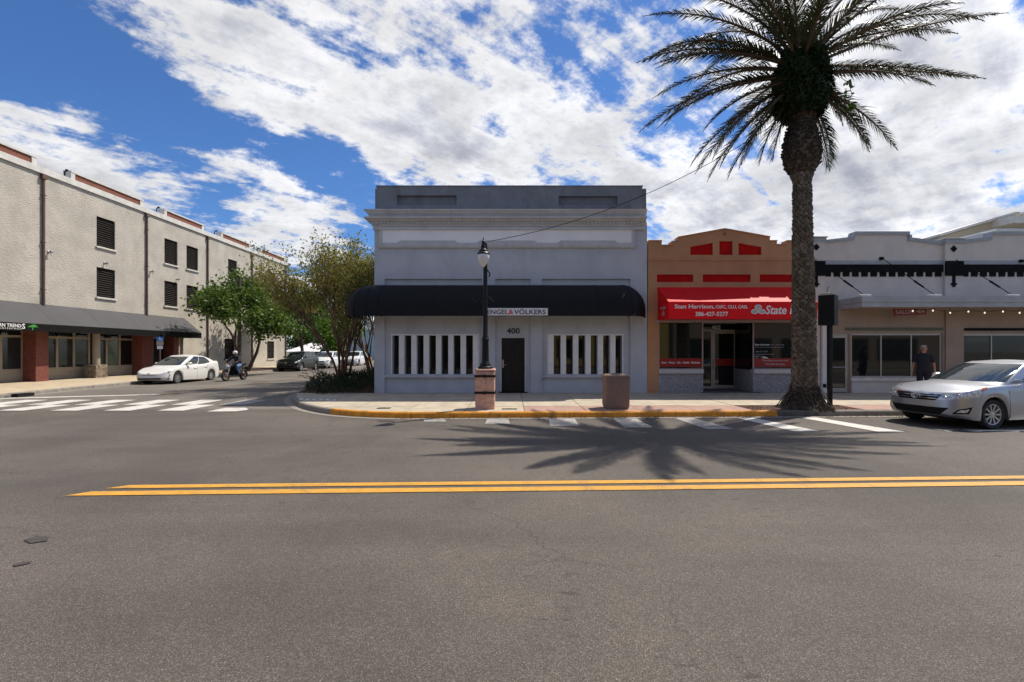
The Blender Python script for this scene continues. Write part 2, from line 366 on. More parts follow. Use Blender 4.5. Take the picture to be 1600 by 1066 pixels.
M['glassg'] = mat('pale_green_window_glass', (.10, .13, .085), .08, var=.2, vs=1.5, spec=.6)
M['glassw'] = mat('dim_window_glass', (.030, .036, .038), .05, var=.35, vs=1.0, spec=.6)
M['alu'] = mat('aluminium_frame', (.42, .39, .35), .4, metal=.3, var=.06, vs=5)
M['pinkalu'] = mat('pink_grey_frame', (.36, .27, .25), .5, var=.06, vs=5)
M['steel'] = mat('brushed_steel', (.55, .54, .52), .3, metal=1.0, var=.08, vs=9)
M['gray_metal'] = mat('galvanised_metal', (.35, .35, .34), .5, metal=.6, var=.1, vs=5)
M['lettw'] = mat('white_lettering', (.75, .74, .72), .5, var=0)
M['lettb'] = mat('dark_lettering', (.02, .022, .035), .5, var=0)
M['lettr'] = mat('red_lettering', (.6, .02, .03), .5, var=0)
M['lettg'] = mat('grey_lettering', (.40, .40, .40), .5, var=0)
M['signw'] = mat('white_sign_board', (.66, .65, .67), .5, var=.03)
M['pinkstone'] = mat('pink_granite', (.60, .36, .26), .75, var=.22, vs=9, bump=.3, bs=70, dirt=.3, ds=3, dcol=(.3, .15, .1))
M['brownagg'] = speck('brown_aggregate', (.28, .185, .14), (.40, .28, .21), (.17, .11, .08), scales=(110, 50), bump=.4, tone=.1, lt=.72)
M['globe'] = mat('milk_glass', (.72, .72, .70), .12, var=.06, vs=12, spec=.7)
M['bark_p'] = mat('palm_bark', (.125, .092, .062), .9, var=.45, vs=9, bump=.8, bs=35, stretch=(1, 1, 3))
M['scale'] = leafmat('palm_scale', [(.045, .034, .024), (.10, .078, .055), (.15, .12, .085), (.21, .175, .13)], .0, .9)
M['root_f'] = leafmat('root_fibre', [(.03, .024, .018), (.075, .06, .045), (.13, .11, .08), (.19, .17, .12)], .0, .9)
M['bark_pd'] = mat('palm_boot_dark', (.045, .031, .021), .9, var=.45, vs=9, bump=.8, bs=30)
M['rachis'] = mat('palm_rachis', (.085, .048, .02), .6, var=.3, vs=3)
M['frond'] = leafmat('palm_leaflet', [(.012, .017, .006), (.022, .032, .010), (.035, .045, .014), (.055, .045, .02)], .16, .45)
M['fern'] = leafmat('fern_leaf', [(.008, .016, .004), (.015, .032, .006), (.035, .065, .012)], .2)
M['root'] = mat('palm_root', (.060, .050, .038), .95, var=.5, vs=14, bump=.9, bs=30)
M['leaf_a'] = leafmat('oak_leaf', [(.035, .070, .014), (.065, .12, .022), (.11, .175, .035), (.16, .22, .06)], .4)
M['leaf_b'] = leafmat('bright_leaf', [(.035, .085, .012), (.065, .15, .018), (.11, .20, .03), (.18, .24, .06)], .42)
M['leaf_m'] = leafmat('myrtle_leaf', [(.09, .10, .03), (.17, .18, .05), (.27, .26, .085), (.30, .19, .09)], .5)
M['leaf_s'] = leafmat('shrub_leaf', [(.012, .022, .008), (.022, .038, .012), (.035, .055, .018)], .2)
M['leaf_far'] = leafmat('far_leaf', [(.03, .055, .014), (.05, .09, .02), (.08, .12, .03)], .3)
M['bark'] = mat('tree_bark', (.085, .065, .05), .9, var=.35, vs=6, bump=.5, bs=30)
M['bark_m'] = mat('myrtle_bark', (.17, .085, .055), .75, var=.4, vs=4, bump=.3, bs=20)
M['mulch'] = mat('mulch', (.085, .040, .025), .95, var=.4, vs=15, bump=.9, bs=50)
M['wood'] = mat('weathered_pole', (.085, .07, .055), .9, var=.3, vs=4, bump=.3, bs=30)
M['grass'] = mat('grass', (.10, .13, .03), .95, var=.3, vs=3, bump=.5, bs=40)
M['rubber'] = mat('tyre_rubber', (.018, .018, .018), .8, var=.15, vs=8, bump=.1)
M['skin'] = mat('skin', (.42, .19, .12), .55, var=.1, vs=9)
M['navy'] = mat('navy_cloth', (.014, .014, .022), .9, var=.15, vs=9, bump=.3, bs=30)
M['jeans'] = mat('blue_denim', (.09, .17, .30), .9, var=.2, vs=10, bump=.3, bs=40)
M['hair'] = mat('grey_hair', (.34, .31, .29), .7, var=.3, vs=30)
M['hairb'] = mat('dark_beard', (.05, .035, .03), .8, var=.3, vs=30)
M['tan'] = mat('tan_stucco', (.47, .41, .31), .85, var=.06, vs=.6, bump=.2, bs=20)
M['roofw'] = mat('white_roof', (.66, .62, .60), .6, var=.06)
M['yellowwall'] = mat('yellow_stucco', (.55, .40, .12), .85, var=.08)
M['blue'] = mat('pale_blue_siding', (.32, .42, .50), .8, var=.08)
M['bulb'] = bpy.data.materials.new('lit_bulb'); M['bulb'].use_nodes = True
_p = M['bulb'].node_tree.nodes['Principled BSDF']; _p.inputs['Base Color'].default_value = (.9, .8, .65, 1)
_p.inputs['Emission Color'].default_value = (1, .82, .6, 1); _p.inputs['Emission Strength'].default_value = 1.1

def text(body, m_, parent, c, width=None, height=None, right=(1, 0, 0), up=(0, 0, 1), depth=.006, shear=0.0, bold=.0, name='lettering', space=1.0, squeeze=None):
    cu = bpy.data.curves.new('t', 'FONT'); cu.body = body; cu.extrude = .01; cu.shear = shear; cu.offset = bold; cu.space_character = space
    cu.resolution_u = 3
    o = bpy.data.objects.new('t', cu); COL.objects.link(o); bpy.context.view_layer.update()
    me = bpy.data.meshes.new_from_object(o.evaluated_get(bpy.context.evaluated_depsgraph_get()))
    bpy.data.objects.remove(o); bpy.data.curves.remove(cu)
    n = len(me.vertices); a = np.empty(n * 3, np.float32); me.vertices.foreach_get('co', a); a = a.reshape(-1, 3)
    lo, hi = a.min(0), a.max(0); sz = hi - lo; mid = (lo + hi) / 2
    sx = width / sz[0] if width else height / sz[1]; sy = height / sz[1] if height else sx
    a = (a - mid) * np.array([sx, sy, depth / max(1e-6, sz[2])])
    r, u = Vector(right), Vector(up); nn = r.cross(u)
    B = np.array([r, u, nn]); off = OFF.get(parent.name, Vector((0, 0, 0)))
    out = a @ B + np.array(Vector(c) - off)
    me.vertices.foreach_set('co', out.astype(np.float32).ravel()); me.materials.clear(); me.materials.append(m_); me.update()
    q = bpy.data.objects.new(name, me); COL.objects.link(q); q.parent = parent; OFF[q.name] = off; return q

def leaves(name, C, size, m_, parent, aspect=.55, up=0.0, kind='stuff', dirs=None, world=True):
    """many small leaf-shaped faces at the points C"""
    C = np.asarray(C, float); n = len(C)
    a = RS.normal(size=(n, 3)); a[:, 2] *= (1 - up); a /= np.linalg.norm(a, axis=1)[:, None] + 1e-9
    if dirs is not None: a = a * .45 + np.asarray(dirs); a /= np.linalg.norm(a, axis=1)[:, None] + 1e-9
    b = RS.normal(size=(n, 3)); b -= (b * a).sum(1)[:, None] * a; b /= np.linalg.norm(b, axis=1)[:, None] + 1e-9
    s_ = (size * (.6 + .8 * RS.rand(n)))[:, None]
    V = np.stack([C - a * s_ * .5, C + b * s_ * aspect * .5, C + a * s_ * .5, C - b * s_ * aspect * .5], 1).reshape(-1, 3)
    if parent is not None and world: V = V - np.array(OFF.get(parent.name, Vector((0, 0, 0))))
    me = bpy.data.meshes.new(name); me.vertices.add(4 * n); me.vertices.foreach_set('co', V.astype(np.float32).ravel())
    me.loops.add(4 * n); me.loops.foreach_set('vertex_index', np.arange(4 * n, dtype=np.int32))
    me.polygons.add(n); me.polygons.foreach_set('loop_start', np.arange(0, 4 * n, 4, dtype=np.int32)); me.update(calc_edges=True)
    me.materials.append(m_)
    o = bpy.data.objects.new(name, me); COL.objects.link(o)
    if parent is not None: o.parent = parent
    if kind: o['kind'] = kind
    return o
def clip(poly, a, b):
    """keep the part of poly left of the line a->b"""
    out = []
    def sd(p): return (b[0] - a[0]) * (p[1] - a[1]) - (b[1] - a[1]) * (p[0] - a[0])
    for i in range(len(poly)):
        p, q = poly[i], poly[(i + 1) % len(poly)]; dp, dq = sd(p), sd(q)
        if dp >= 0: out.append(p)
        if dp * dq < 0: t = dp / (dp - dq); out.append((p[0] + (q[0] - p[0]) * t, p[1] + (q[1] - p[1]) * t))
    return out
def clipc(poly, conv):
    for i in range(len(conv)):
        poly = clip(poly, conv[i], conv[(i + 1) % len(conv)])
        if len(poly) < 3: return []
    return poly
def area(p): return abs(sum(p[i][0] * p[(i + 1) % len(p)][1] - p[(i + 1) % len(p)][0] * p[i][1] for i in range(len(p)))) / 2

# ------------------------------------------------------------------ ground, roads, pavements
MB().quad((-600, -400, -.02), (600, -400, -.02), (600, 900, -.02), (-600, 900, -.02)).build('ground', M['ground'], kind='structure')
MB().quad((-300, -3.8, 0), (300, -3.8, 0), (300, 21.5, 0), (20, 13.6, 0), (-8, 13.6, 0), (-300, 13.6, 0)).build('main_road', M['asphalt'], kind='structure')
MB().quad((-21, 13.5, .004), (-6.4, 13.5, .004), (-6.4, 63, .004), (-21, 63, .004)).build('side_street', M['asphalt2'], kind='structure')
MB().quad((-90, 62.9, -.004), (60, 62.9, -.004), (60, 74, -.004), (-90, 74, -.004)).build('far_road', M['asphalt2'], kind='structure')
MB().quad((-90, 74, .0), (60, 74, .0), (60, 140, .0), (-90, 140, .0)).build('grass_verge', M['grass'], kind='structure')

def mark(poly, m_, name, z=.008):
    MB().quad(*[(p[0], p[1], z) for p in poly]).build(name, m_, kind='structure')
for (x0, y, wd) in ((-5.36, 5.735, .17), (-5.12, 6.005, .145)):
    P = []
    for k in range(25):
        x = x0 + k * 1.6; P.append((x, y + .032 * x + .0009 * x * x * (1 if x > 0 else -.5)))
    mb = MB()
    for k in range(24):
        a, b = P[k], P[k + 1]; sk = -.02 if k == 0 else 0
        mb.quad((a[0] + (sk if k == 0 else 0), a[1] - wd / 2, .008), (b[0], b[1] - wd / 2, .008), (b[0], b[1] + wd / 2, .008), (a[0] + (.16 if k == 0 else 0), a[1] + wd / 2, .008))
    mb.build('yellow_centre_line', M['yellow_line'], kind='structure')
# hatch marks beside the kerb (photo outline read onto the road)
for k, q in enumerate([[(661.5, 655.8), (695, 655.8), (697, 659.4), (663, 659.4)], [(761, 655.3), (794, 655.3), (797, 663), (758, 663)],
          [(857, 654.3), (898, 654.3), (905, 666), (860, 666)], [(957, 653.8), (994, 653.8), (1021, 668.6), (976, 668.6)],
          [(1053, 653.3), (1082, 653.3), (1148, 671.2), (1104, 671.2)], [(1146, 652.5), (1173, 652.5), (1281, 674.3), (1240, 674.3)],
          [(1237, 650.7), (1263, 650.7), (1414, 675.3), (1373, 675.3)]]):
    mark([gp(*p) for p in q], M['white_line'] if k > 4 else M['white_worn'], 'hatch_mark')
mark([gp(1455, 670.5), gp(1535, 674.3), gp(1533, 675.6), gp(1470, 673)], M['white_line'], 'bay_mark')
mark([gp(1470, 672.6), gp(1750, 671.5), gp(1750, 674), gp(1480, 674.6)], M['white_line'], 'bay_mark')
# crosswalk: two staggered rows of bars
for k in range(-1, 6):
    x = -10.3 - 1.55 * k
    if k >= 0: mark([(x, 13.2), (x + .78, 13.2), (x + .78, 14.62), (x, 14.62)], M['white_line'], 'crosswalk_bar', .012)
    x -= .68
    mark([(x, 14.64), (x + .80, 14.64), (x + .80, 16.1), (x, 16.1)], M['white_line'] if k != -1 else M['white_worn'], 'crosswalk_bar', .012)
mark([(-8.72, 13.0), (-7.9, 13.05), (-7.75, 13.4), (-8.1, 13.85), (-8.72, 13.85)], M['white_line'], 'crosswalk_bar', .012)
mark([(-18.5, 16.35), (-13.95, 17.95), (-14.0, 18.3), (-18.6, 16.75)], M['white_line'], 'stop_line', .012)
mark([(-14.1, 18.2), (-13.75, 18.1), (-13.3, 30), (-13.5, 58), (-13.9, 58), (-13.65, 30)], M['yellow_worn'], 'side_street_centre_line', .012)
mark([gp(37, 845), gp(60, 838.5), gp(78, 840), (px(74, gy(846)), gy(846)), gp(48, 850)], M['tar'], 'tar_patch')
mark([gp(20, 884), gp(36, 878.5), gp(52, 879), gp(40, 883), gp(24, 886)], M['tar'], 'tar_patch')
mark([gp(588, 657.5), gp(612, 656), gp(618, 658.5), gp(596, 660)], M['tar'], 'tar_patch')

# kerb line of the grey building's block
def kmain(x): return 11.83 + .035 * x
KP = [(-9.0, 62.8), (-9.0, 45), (-9.0, 33), (-9.0, 22), (-8.85, 19.5), (-8.4, 17.6), (-7.7, 15.9), (-6.75, 14.3), (-5.75, 13.1), (-4.6, 12.25), (-3.2, 11.80), (-1.6, 11.775)]
for k in range(27): KP.append((-.0 + 2.9 * k - .35, kmain(-.35 + 2.9 * k)))
def dens(P, step=.45, until=None):
    out = []
    for i in range(len(P) - 1):
        p0, p1, p2, p3 = P[max(0, i - 1)], P[i], P[i + 1], P[min(len(P) - 1, i + 2)]
        L = math.dist(p1, p2); n = max(1, int(L / step)) if L < 4 else 1
        for j in range(n):
            t = j / n; out.append(tuple(.5 * (2 * b + (c - a) * t + (2 * a - 5 * b + 4 * c - d_) * t * t + (3 * b - a - 3 * c + d_) * t ** 3) for a, b, c, d_ in zip(p0, p1, p2, p3)))
    out.append(P[-1]); return out
KD = dens(KP)
def offs(P, o):
    out = []
    for i, p in enumerate(P):
        a, b = P[max(0, i - 1)], P[min(len(P) - 1, i + 1)]; L = math.dist(a, b); nx, ny = -(b[1] - a[1]) / L, (b[0] - a[0]) / L
        out.append((p[0] + nx * o, p[1] + ny * o))
    return out
def kerb_run(P, parent, colour, h=.15, seg=2.9, inner=1):
    """kerb stones end to end along P; left of P is the pavement"""
    i = 0
    while i < len(P) - 1:
        j = i + 1; L = math.dist(P[i], P[j])
        while j < len(P) - 1 and L < seg: j += 1; L += math.dist(P[j - 1], P[j])
        Q = P[i:j + 1]; prof = [(0, -.02), (.012, h - .03), (.035, h), (.16, h + .002), (.16, -.02)]
        g = .012; rs = []
        Q = [tuple(Q[0][k] + (Q[1][k] - Q[0][k]) * g / max(.02, math.dist(Q[0], Q[1])) for k in (0, 1))] + Q[1:]
        for pt_i in range(len(Q)):
            a, b = Q[max(0, pt_i - 1)], Q[min(len(Q) - 1, pt_i + 1)]; d_ = math.dist(a, b); nx, ny = -(b[1] - a[1]) / d_, (b[0] - a[0]) / d_
            rs.append([(Q[pt_i][0] + nx * o * inner, Q[pt_i][1] + ny * o * inner, z) for o, z in prof])
        mb = MB(); mb.rings(rs); m_ = colour(Q[0], Q[-1]); mb.build('kerb_stone', m_, parent)
        i = j
side = MB()
IN = offs(KD, .15)
fr = [p for p in IN if p[1] <= 17.3 and p[0] < 62]
reg = [fr[0]] + fr[1:] + [(62, 17.3)]
regc = [(p[0], p[1]) for p in reg]                       # counter-clockwise
side.plate(regc + [(-8.0, 17.3)] if False else regc, [], -.02, .128, 'z')
pv = side.build('pavement', M['joint'], kind='structure')
def kcol(a, b):
    x, y = (a[0] + b[0]) / 2, (a[1] + b[1]) / 2
    if y > 13.2: return M['kerb']
    if x < 6.6: return M['kerby']
    if x < 8.1: return M['kerbdark']
    return M['kerb']
KB = dens(KP[:12], .45)[:-1]; KM = [( -1.6, 11.775), (1.5, kmain(1.5)), (4.3, kmain(4.3)), (7.05, kmain(7.05)), (8.15, kmain(8.15)), (10.9, kmain(10.9))] + [(10.9 + 2.9 * k, kmain(10.9 + 2.9 * k)) for k in range(1, 17)]
kerb_run(KB + [KM[0]], pv, kcol, seg=2.5)
for a, b in zip(KM, KM[1:]): kerb_run([a, b], pv, kcol, seg=50)
# gutter strip along the kerb foot
G0, G1 = KB + KM, offs(KB + KM, -.24)
g = MB()
for i in range(len(G0) - 1): g.quad((*G0[i], .009), (*G1[i], .009), (*G1[i + 1], .009), (*G0[i + 1], .009))
g.build('gutter', M['gutter'], kind='structure')
xs = [-9.2, -7.46, -5.9, -4.36, -2.8, -1.25, .33, 1.98, 3.46, 4.93] + [4.93 + 1.55 * k for k in range(1, 34)]
for i in range(len(xs) - 1):
    for j, (y0, y1) in enumerate(((-1, 1.15), (1.15, 3.05), (3.05, 5.6))):
        x0, x1 = xs[i], xs[i + 1]
        b0 = kmain(x0) + .1; b1 = kmain(x1) + .1
        c = [(x0 + .009, b0 + y0 + .009), (x1 - .009, b1 + y0 + .009), (x1 - .009, b1 + y1 - .009), (x0 + .009, b0 + y1 - .009)]
        if j == 2: c[2] = (c[2][0], 17.3); c[3] = (c[3][0], 17.3)
        if j == 0: c[0] = (c[0][0], 11); c[1] = (c[1][0], 11)
        if c[0][1] > 17.25: continue
        c = clipc(c, regc)
        if len(c) < 3 or area(c) < .02: continue
        if 7.0 < (x0 + x1) / 2 < 9.8 and j == 0: continue
        pk = (j == 0 and .2 < x0 < 12)
        mb = MB(); mb.plate(c, [], .10, .15 + random.uniform(-.003, .003), 'z'); mb.build('concrete_slab', M['pink'] if pk else M['concrete'], pv)
# tree pit in the pavement, corner bed and ramp marks
MB().plate([(6.48, kmain(6.5) + .17), (9.58, kmain(9.6) + .17), (9.58, 13.28), (6.48, 13.25)], [], .1, .137, 'z').build('tree_pit', M['mulch'], kind='structure')
for k in range(6): MB().plate([(-7.05 + k * .235, 15.15 - k * .045), (-6.93 + k * .235, 15.13 - k * .045), (-6.78 + k * .235, 14.72 - k * .045), (-6.9 + k * .235, 14.74 - k * .045)], [], .152, .157, 'z').build('ramp_mark', M['signw'], kind='structure')
bed = [p for p in offs(KD, .16) if 16.9 < p[1] < 60]
bedp = [(bed[0][0], bed[0][1])] + bed[1:] + [(-7.2, 16.7), (-5.25, 17.28), (-5.25, 60)]
MB().plate(bedp, [], -.02, .14, 'z').build('planting_bed', M['mulch'], kind='structure')
for (x, y, w_, d_) in ((600, 638, .36, .22), (796, 639.3, .42, .20)):
    X, Y = gp(x, y, .15)
    t = thing('utility_cover', 'small dark iron cover in the pavement ' + ('left of the lamp pedestal near the curved kerb' if x < 700 else 'just right of the lamp pedestal'), 'utility cover', (X, Y, .15), group='utility covers in the pavement')
    MB().bbox(X - w_ / 2, X + w_ / 2, Y - d_ / 2, Y + d_ / 2, .15, .162, .004).build('lid', M['kerbdark'], t)
    MB().box(X - .05, X + .05, Y - .012, Y + .012, .1615, .168).build('lifting_slot', M['void'], t)

# left block: pavement and kerb
LK = [(-18.6, -3), (-18.6, 11), (-18.75, 16.5), (-19.3, 20.0), (-19.62, 25), (-19.7, 33), (-19.7, 45), (-19.7, 62.8)]
lk = MB(); lp = [(-26, 62.8), (-26, -3)] + [(p[0] - .15, p[1]) for p in LK]
lk.plate(lp, [], -.02, .128, 'z'); pv2 = lk.build('pavement', M['joint'], kind='structure')
kerb_run(dens(LK[1:], 2.2)[::-1] if False else [p for p in dens(LK[1:], 1.4)], pv2, lambda a, b: M['kerb'], seg=2.6, inner=1)
MB().quad(*[(p[0] + o, p[1], .0085) for p, o in ((LK[1], 0), (LK[1], .35), (LK[2], .35), (LK[2], 0))]).build('gutter', M['gutter'], kind='structure')
g = MB()
for a, b in zip(LK[2:], LK[3:]): g.quad((a[0], a[1], .0085), (a[0] + .35, a[1], .0085), (b[0] + .35, b[1], .0085), (b[0], b[1], .0085))
g.build('gutter', M['gutter'], kind='structure')
def lkx(y):
    for a, b in zip(LK, LK[1:]):
        if a[1] <= y <= b[1]: return a[0] + (b[0] - a[0]) * (y - a[1]) / (b[1] - a[1])
    return -19.7
y = 8.0
while y < 62:
    y1 = min(62.7, y + 2.6)
    for (f0, f1) in ((0, .5), (.5, 1)):
        q = []
        for yy, ff in ((y + .01, f0), (y + .01, f1), (y1 - .01, f1), (y1 - .01, f0)):
            k = lkx(yy) - .165; q.append((-25 + (k + 25) * ff + (.01 if ff == f0 else -.01), yy))
        MB().plate(q, [], .1, .15 + random.uniform(-.003, .003), 'z').build('concrete_slab', M['concrete2'], pv2)
    y = y1
MB().plate([(-22.0, 34.6), (-19.9, 34.6), (-19.9, 60), (-22.0, 60)], [], .1, .19, 'z').build('planting_strip', M['mulch'], kind='structure')
X, Y = gp(40, 617.5, .06)
t = thing('storm_drain', 'dark storm drain inlet cut into the far left kerb', 'drain', (X, Y, 0))
MB().box(X - .22, X + .03, Y - .30, Y + .30, .015, .125).build('inlet', M['void'], t)
MB().box(X - .28, X + .02, Y - .38, Y + .38, .1525, .165).build('cover_slab', M['kerb'], t)

# ------------------------------------------------------------------ grey two-storey corner building
YF = 17.2
def fx(x): return px(x, YF)
def fz(y): return pz(y, YF)
def rect(x0, x1, z0, z1): return [(x0, z0), (x1, z0), (x1, z1), (x0, z1)]
GB = thing('corner_building', 'grey-blue two-storey stucco corner building with a black barrel awning and white window fins', 'building', (0, YF, .15))
GX0, GX1 = fx(585), fx(1011)
WB = YF + .45                                            # back wall plane behind the front skin
MB().box(GX0 + .002, GX1 - .002, WB, 40, .15, 6.6).build('wall', M['grey'], GB)
bays = [(fx(601), fx(753)), (fx(774), fx(829)), (fx(847), fx(985))]
zt = fz(436); f = MB()
zs0, zs1 = fz(585), fz(524)
f.plate(rect(GX0, GX1, .15, 6.60), [rect(bays[0][0], bays[0][1], .152, zt), rect(bays[1][0], bays[1][1], .152, zt), rect(bays[2][0], bays[2][1], .152, zt)], YF, YF + .09, 'y')
f.build('facade_pilasters', M['grey'], GB)
WIN = [(fx(612), fx(747)), (fx(857), fx(973))]; DR = (fx(781.5), fx(822), .15, fz(526))
inner = MB()
inner.plate(rect(GX0 + .003, GX1 - .003, .15, 6.59), [rect(WIN[0][0], WIN[0][1], zs0, zs1), rect(WIN[1][0], WIN[1][1], zs0, zs1), rect(DR[0], DR[1], .152, DR[3])], YF + .092, YF + .44, 'y')
inner.build('recessed_wall', M['grey'], GB)
for wi, (a, b) in enumerate(WIN):
    wn = MB().box(a, b, YF + .47 - .06, YF + .445, zs0, zs1).build('window', M['void'], GB)
    n = 7 if wi == 0 else 6; per = (b - a) / n
    MB().box(a + .01, b - .01, YF + .40, YF + .407, zs0 + .01, zs1 - .01).build('pane', M['glass'], wn)
    for k in range(n):
        xa = a + per * k + (per - .20 if wi == 0 else .0); q = MB()
        # a wedge-shaped fin: narrow nose, wider at the glass
        q.hexa([(xa + .0, YF + .03, zs0 + .002), (xa + .20, YF + .03, zs0 + .002), (xa + .19, YF + .39, zs0 + .002), (xa + .01, YF + .39, zs0 + .002),
                (xa + .0, YF + .03, zs1 - .002), (xa + .20, YF + .03, zs1 - .002), (xa + .19, YF + .39, zs1 - .002), (xa + .01, YF + .39, zs1 - .002)])
        q.build('fin', M['fin'], wn)
    z = fz(585)
    MB().bbox(bays[0 if wi == 0 else 2][0] + .002, bays[0 if wi == 0 else 2][1] - .002, YF - .03, YF + .13, fz(590), z - .002, .01).build('sill', M['grey'], GB)
    MB().box(a - .04, b + .04, YF + .075, YF + .10, zs1, zs1 + .05).build('window_head', M['fin'], wn)
    for xx in (a - .04, b): MB().box(xx, xx + .04, YF + .075, YF + .10, zs0 + .002, zs1 - .001).build('window_jamb', M['fin'], wn)
dr = MB(); dr.box(DR[0] + .05, DR[1] - .05, YF + .16, YF + .20, .19, DR[3] - .05)
d0 = dr.build('door', M['black'], GB)
for xx in (0, 1):
    for (u0, u1) in ((.08, .30), (.34, .58), (.62, .92)):
        xa = DR[0] + .14 + xx * .40; zz0 = .19 + (DR[3] - .29) * u0; zz1 = .19 + (DR[3] - .29) * u1
        MB().bbox(xa, xa + .30, YF + .145, YF + .165, zz0, zz1, .008).build('door_panel', M['black'], d0)
h = MB(); h.box(DR[0] + .085, DR[0] + .125, YF + .13, YF + .16, 1.1, 1.40); h.tube([(DR[0] + .105, YF + .10, 1.2), (DR[0] + .23, YF + .10, 1.2)], .012); h.build('door_handle', M['steel'], d0)
fr_ = MB()
for (a, b, c, e) in ((DR[0], DR[0] + .05, .15, DR[3]), (DR[1] - .05, DR[1], .15, DR[3]), (DR[0] + .05, DR[1] - .05, DR[3] - .05, DR[3])): fr_.box(a, b, YF + .06, YF + .21, c, e)
fr_.build('door_frame', M['greyl'], GB)
MB().box(DR[0] - .05, DR[1] + .05, YF + .0, YF + .3, .151, .188).build('threshold', M['blackmat'], GB)
text('400', M['lettb'], GB, (fx(802), YF + .085, fz(517)), width=.50, height=.22, depth=.03, bold=.02, name='house_number')
# cornice, swept round the left corner
def sweep(prof, path, mb, cap=True):
    rs = []
    for i, (p, n_) in enumerate(path): rs.append([(p[0] + n_[0] * o, p[1] + n_[1] * o, z) for o, z in prof])
    return mb.rings(rs, cap)
cpath = [((GX0, 39.5), (-1, 0)), ((GX0, YF), (-1, -1)), ((GX1 - .08, YF), (0, -1))]
cor = MB()
sweep([(-.02, 6.40), (.04, 6.40), (.05, 6.47), (.10, 6.50), (.10, 6.605), (.16, 6.61), (.20, 6.66), (.30, 6.68), (.31, 6.73), (.17, 6.755), (.16, 6.80), (.20, 6.86), (.24, 6.93), (.30, 6.965), (.31, 7.01), (-.02, 7.05)], cpath, cor)
cor.build('cornice', M['greyl'], GB)
dm = MB().box(0, .075, -.055, 0, 0, .085).mesh('dentil', M['greyl'])
xx = GX0 + .12
while xx < GX1 - .25:
    link('dentil', dm, GB, (xx, YF - .10, 6.513)); xx += .134
MB().box(GX0 - .03, GX1 - .12, YF - .098, YF - .001, 6.30, 6.399).build('frieze_band', M['greyl'], GB)
# frieze board with raised bottom lip
zb, ztp = fz(386), fz(352)
xa, xb = fx(593), fx(991)
fb = MB(); fb.plate(rect(xa, xb, zb, ztp), [rect(xa + .12, xb - .1, zb + .14, ztp - .07)], YF - .07, YF - .002, 'y'); fr2 = fb.build('frieze_frame', M['greyl'], GB)
MB().box(xa + .11, xb - .09, YF - .04, YF - .012, zb + .13, ztp - .06).build('frieze_board', M['frieze'], GB)
for (a, b) in ((fx(621), fx(716)), (fx(745), fx(840)), (fx(871), fx(965))):
    MB().plate([(a, zb + .141), (b, zb + .141), (b - .12, zb + .225), (a + .12, zb + .225)], [], YF - .068, YF - .042, 'y').build('raised_lip', M['greyl'], fr2)
    MB().plate([(a + .02, zb + .02), (b - .02, zb + .02), (b - .1, zb + .105), (a + .1, zb + .105)], [], YF - .085, YF - .0712, 'y').build('raised_lip', M['greyl'], fr2)
sweep([(-.01, zb - .055), (.06, zb - .055), (.10, zb - .02), (.10, zb - .002), (-.01, zb - .002)], [((xa - .02, YF), (0, -1)), ((xb + .02, YF), (0, -1))], mb := MB()); mb.build('ledge', M['greyl'], GB)
# parapet
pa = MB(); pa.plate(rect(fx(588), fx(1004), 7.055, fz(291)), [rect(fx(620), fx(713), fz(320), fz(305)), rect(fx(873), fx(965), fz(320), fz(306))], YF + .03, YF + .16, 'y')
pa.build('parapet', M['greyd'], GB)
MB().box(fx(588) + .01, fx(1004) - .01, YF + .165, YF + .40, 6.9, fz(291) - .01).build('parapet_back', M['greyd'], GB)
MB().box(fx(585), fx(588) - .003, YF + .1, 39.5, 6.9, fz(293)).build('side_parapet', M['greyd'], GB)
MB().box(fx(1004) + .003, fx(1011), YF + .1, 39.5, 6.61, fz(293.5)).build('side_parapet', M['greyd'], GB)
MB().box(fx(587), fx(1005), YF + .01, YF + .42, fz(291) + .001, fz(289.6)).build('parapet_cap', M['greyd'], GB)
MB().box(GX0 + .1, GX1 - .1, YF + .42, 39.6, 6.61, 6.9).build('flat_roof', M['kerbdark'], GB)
# barrel awning
p_ = .93; z0, z1, zv = fz(492) + .16, fz(446), 2.99
prof = [(p_ * math.sin(t * PI / 16), z0 + (z1 - z0) * math.cos(t * PI / 16)) for t in range(9)] + [(p_, zv)]
aw = thing('barrel_awning', 'long black rounded barrel awning across the grey corner building', 'awning', (0, YF, z1))
xe = fx(1007) - p_; path = [((GX0, YF + 1.5), (-1, 0)), ((GX0, YF + .2), (-1, 0))]
for k in range(0, 9): a = PI + k * PI / 16; path.append(((GX0 + .12, YF + .12), (math.cos(a), math.sin(a))))
path = [((GX0, YF + 1.5), (-1, 0))] + [((GX0 + .0, YF + .0), (math.cos(PI + k * PI / 20) * (1 + .13 * math.sin(k * PI / 10)), math.sin(PI + k * PI / 20) * (1 + .13 * math.sin(k * PI / 10)))) for k in range(11)]
path += [((GX0 + .4 + (xe - GX0 - .4) * k / 9, YF), (0, -1)) for k in range(10)]
path += [((xe, YF), (math.sin(k * PI / 24), -math.cos(k * PI / 24))) for k in range(1, 13)]
full = prof + [(p_ - .015, zv), (p_ - .015, z0)] + [(max(0, (p_ - .015) * math.sin(t * PI / 16)), z0 + (z1 - z0 - .015) * math.cos(t * PI / 16)) for t in range(7, -1, -1)]
mb = MB(); sweep(full, [((p[0][0], p[0][1] - .003), p[1]) for p in path], mb); mb.build('canopy', M['blackfab'], aw, smooth=True, ang=40)
for k, (pp, nn) in enumerate(path):
    if k in (0, 4, 8, 11, 23, 26, 28, 32) or (11 < k < 21 and k % 2 == 0):
        q = MB(); pts = [(pp[0] + nn[0] * (o + .004), pp[1] + nn[1] * (o + .004) - .003, z) for o, z in prof]; q.tube(pts, .011, 5); q.build('awning_seam', M['blackfab'], aw)
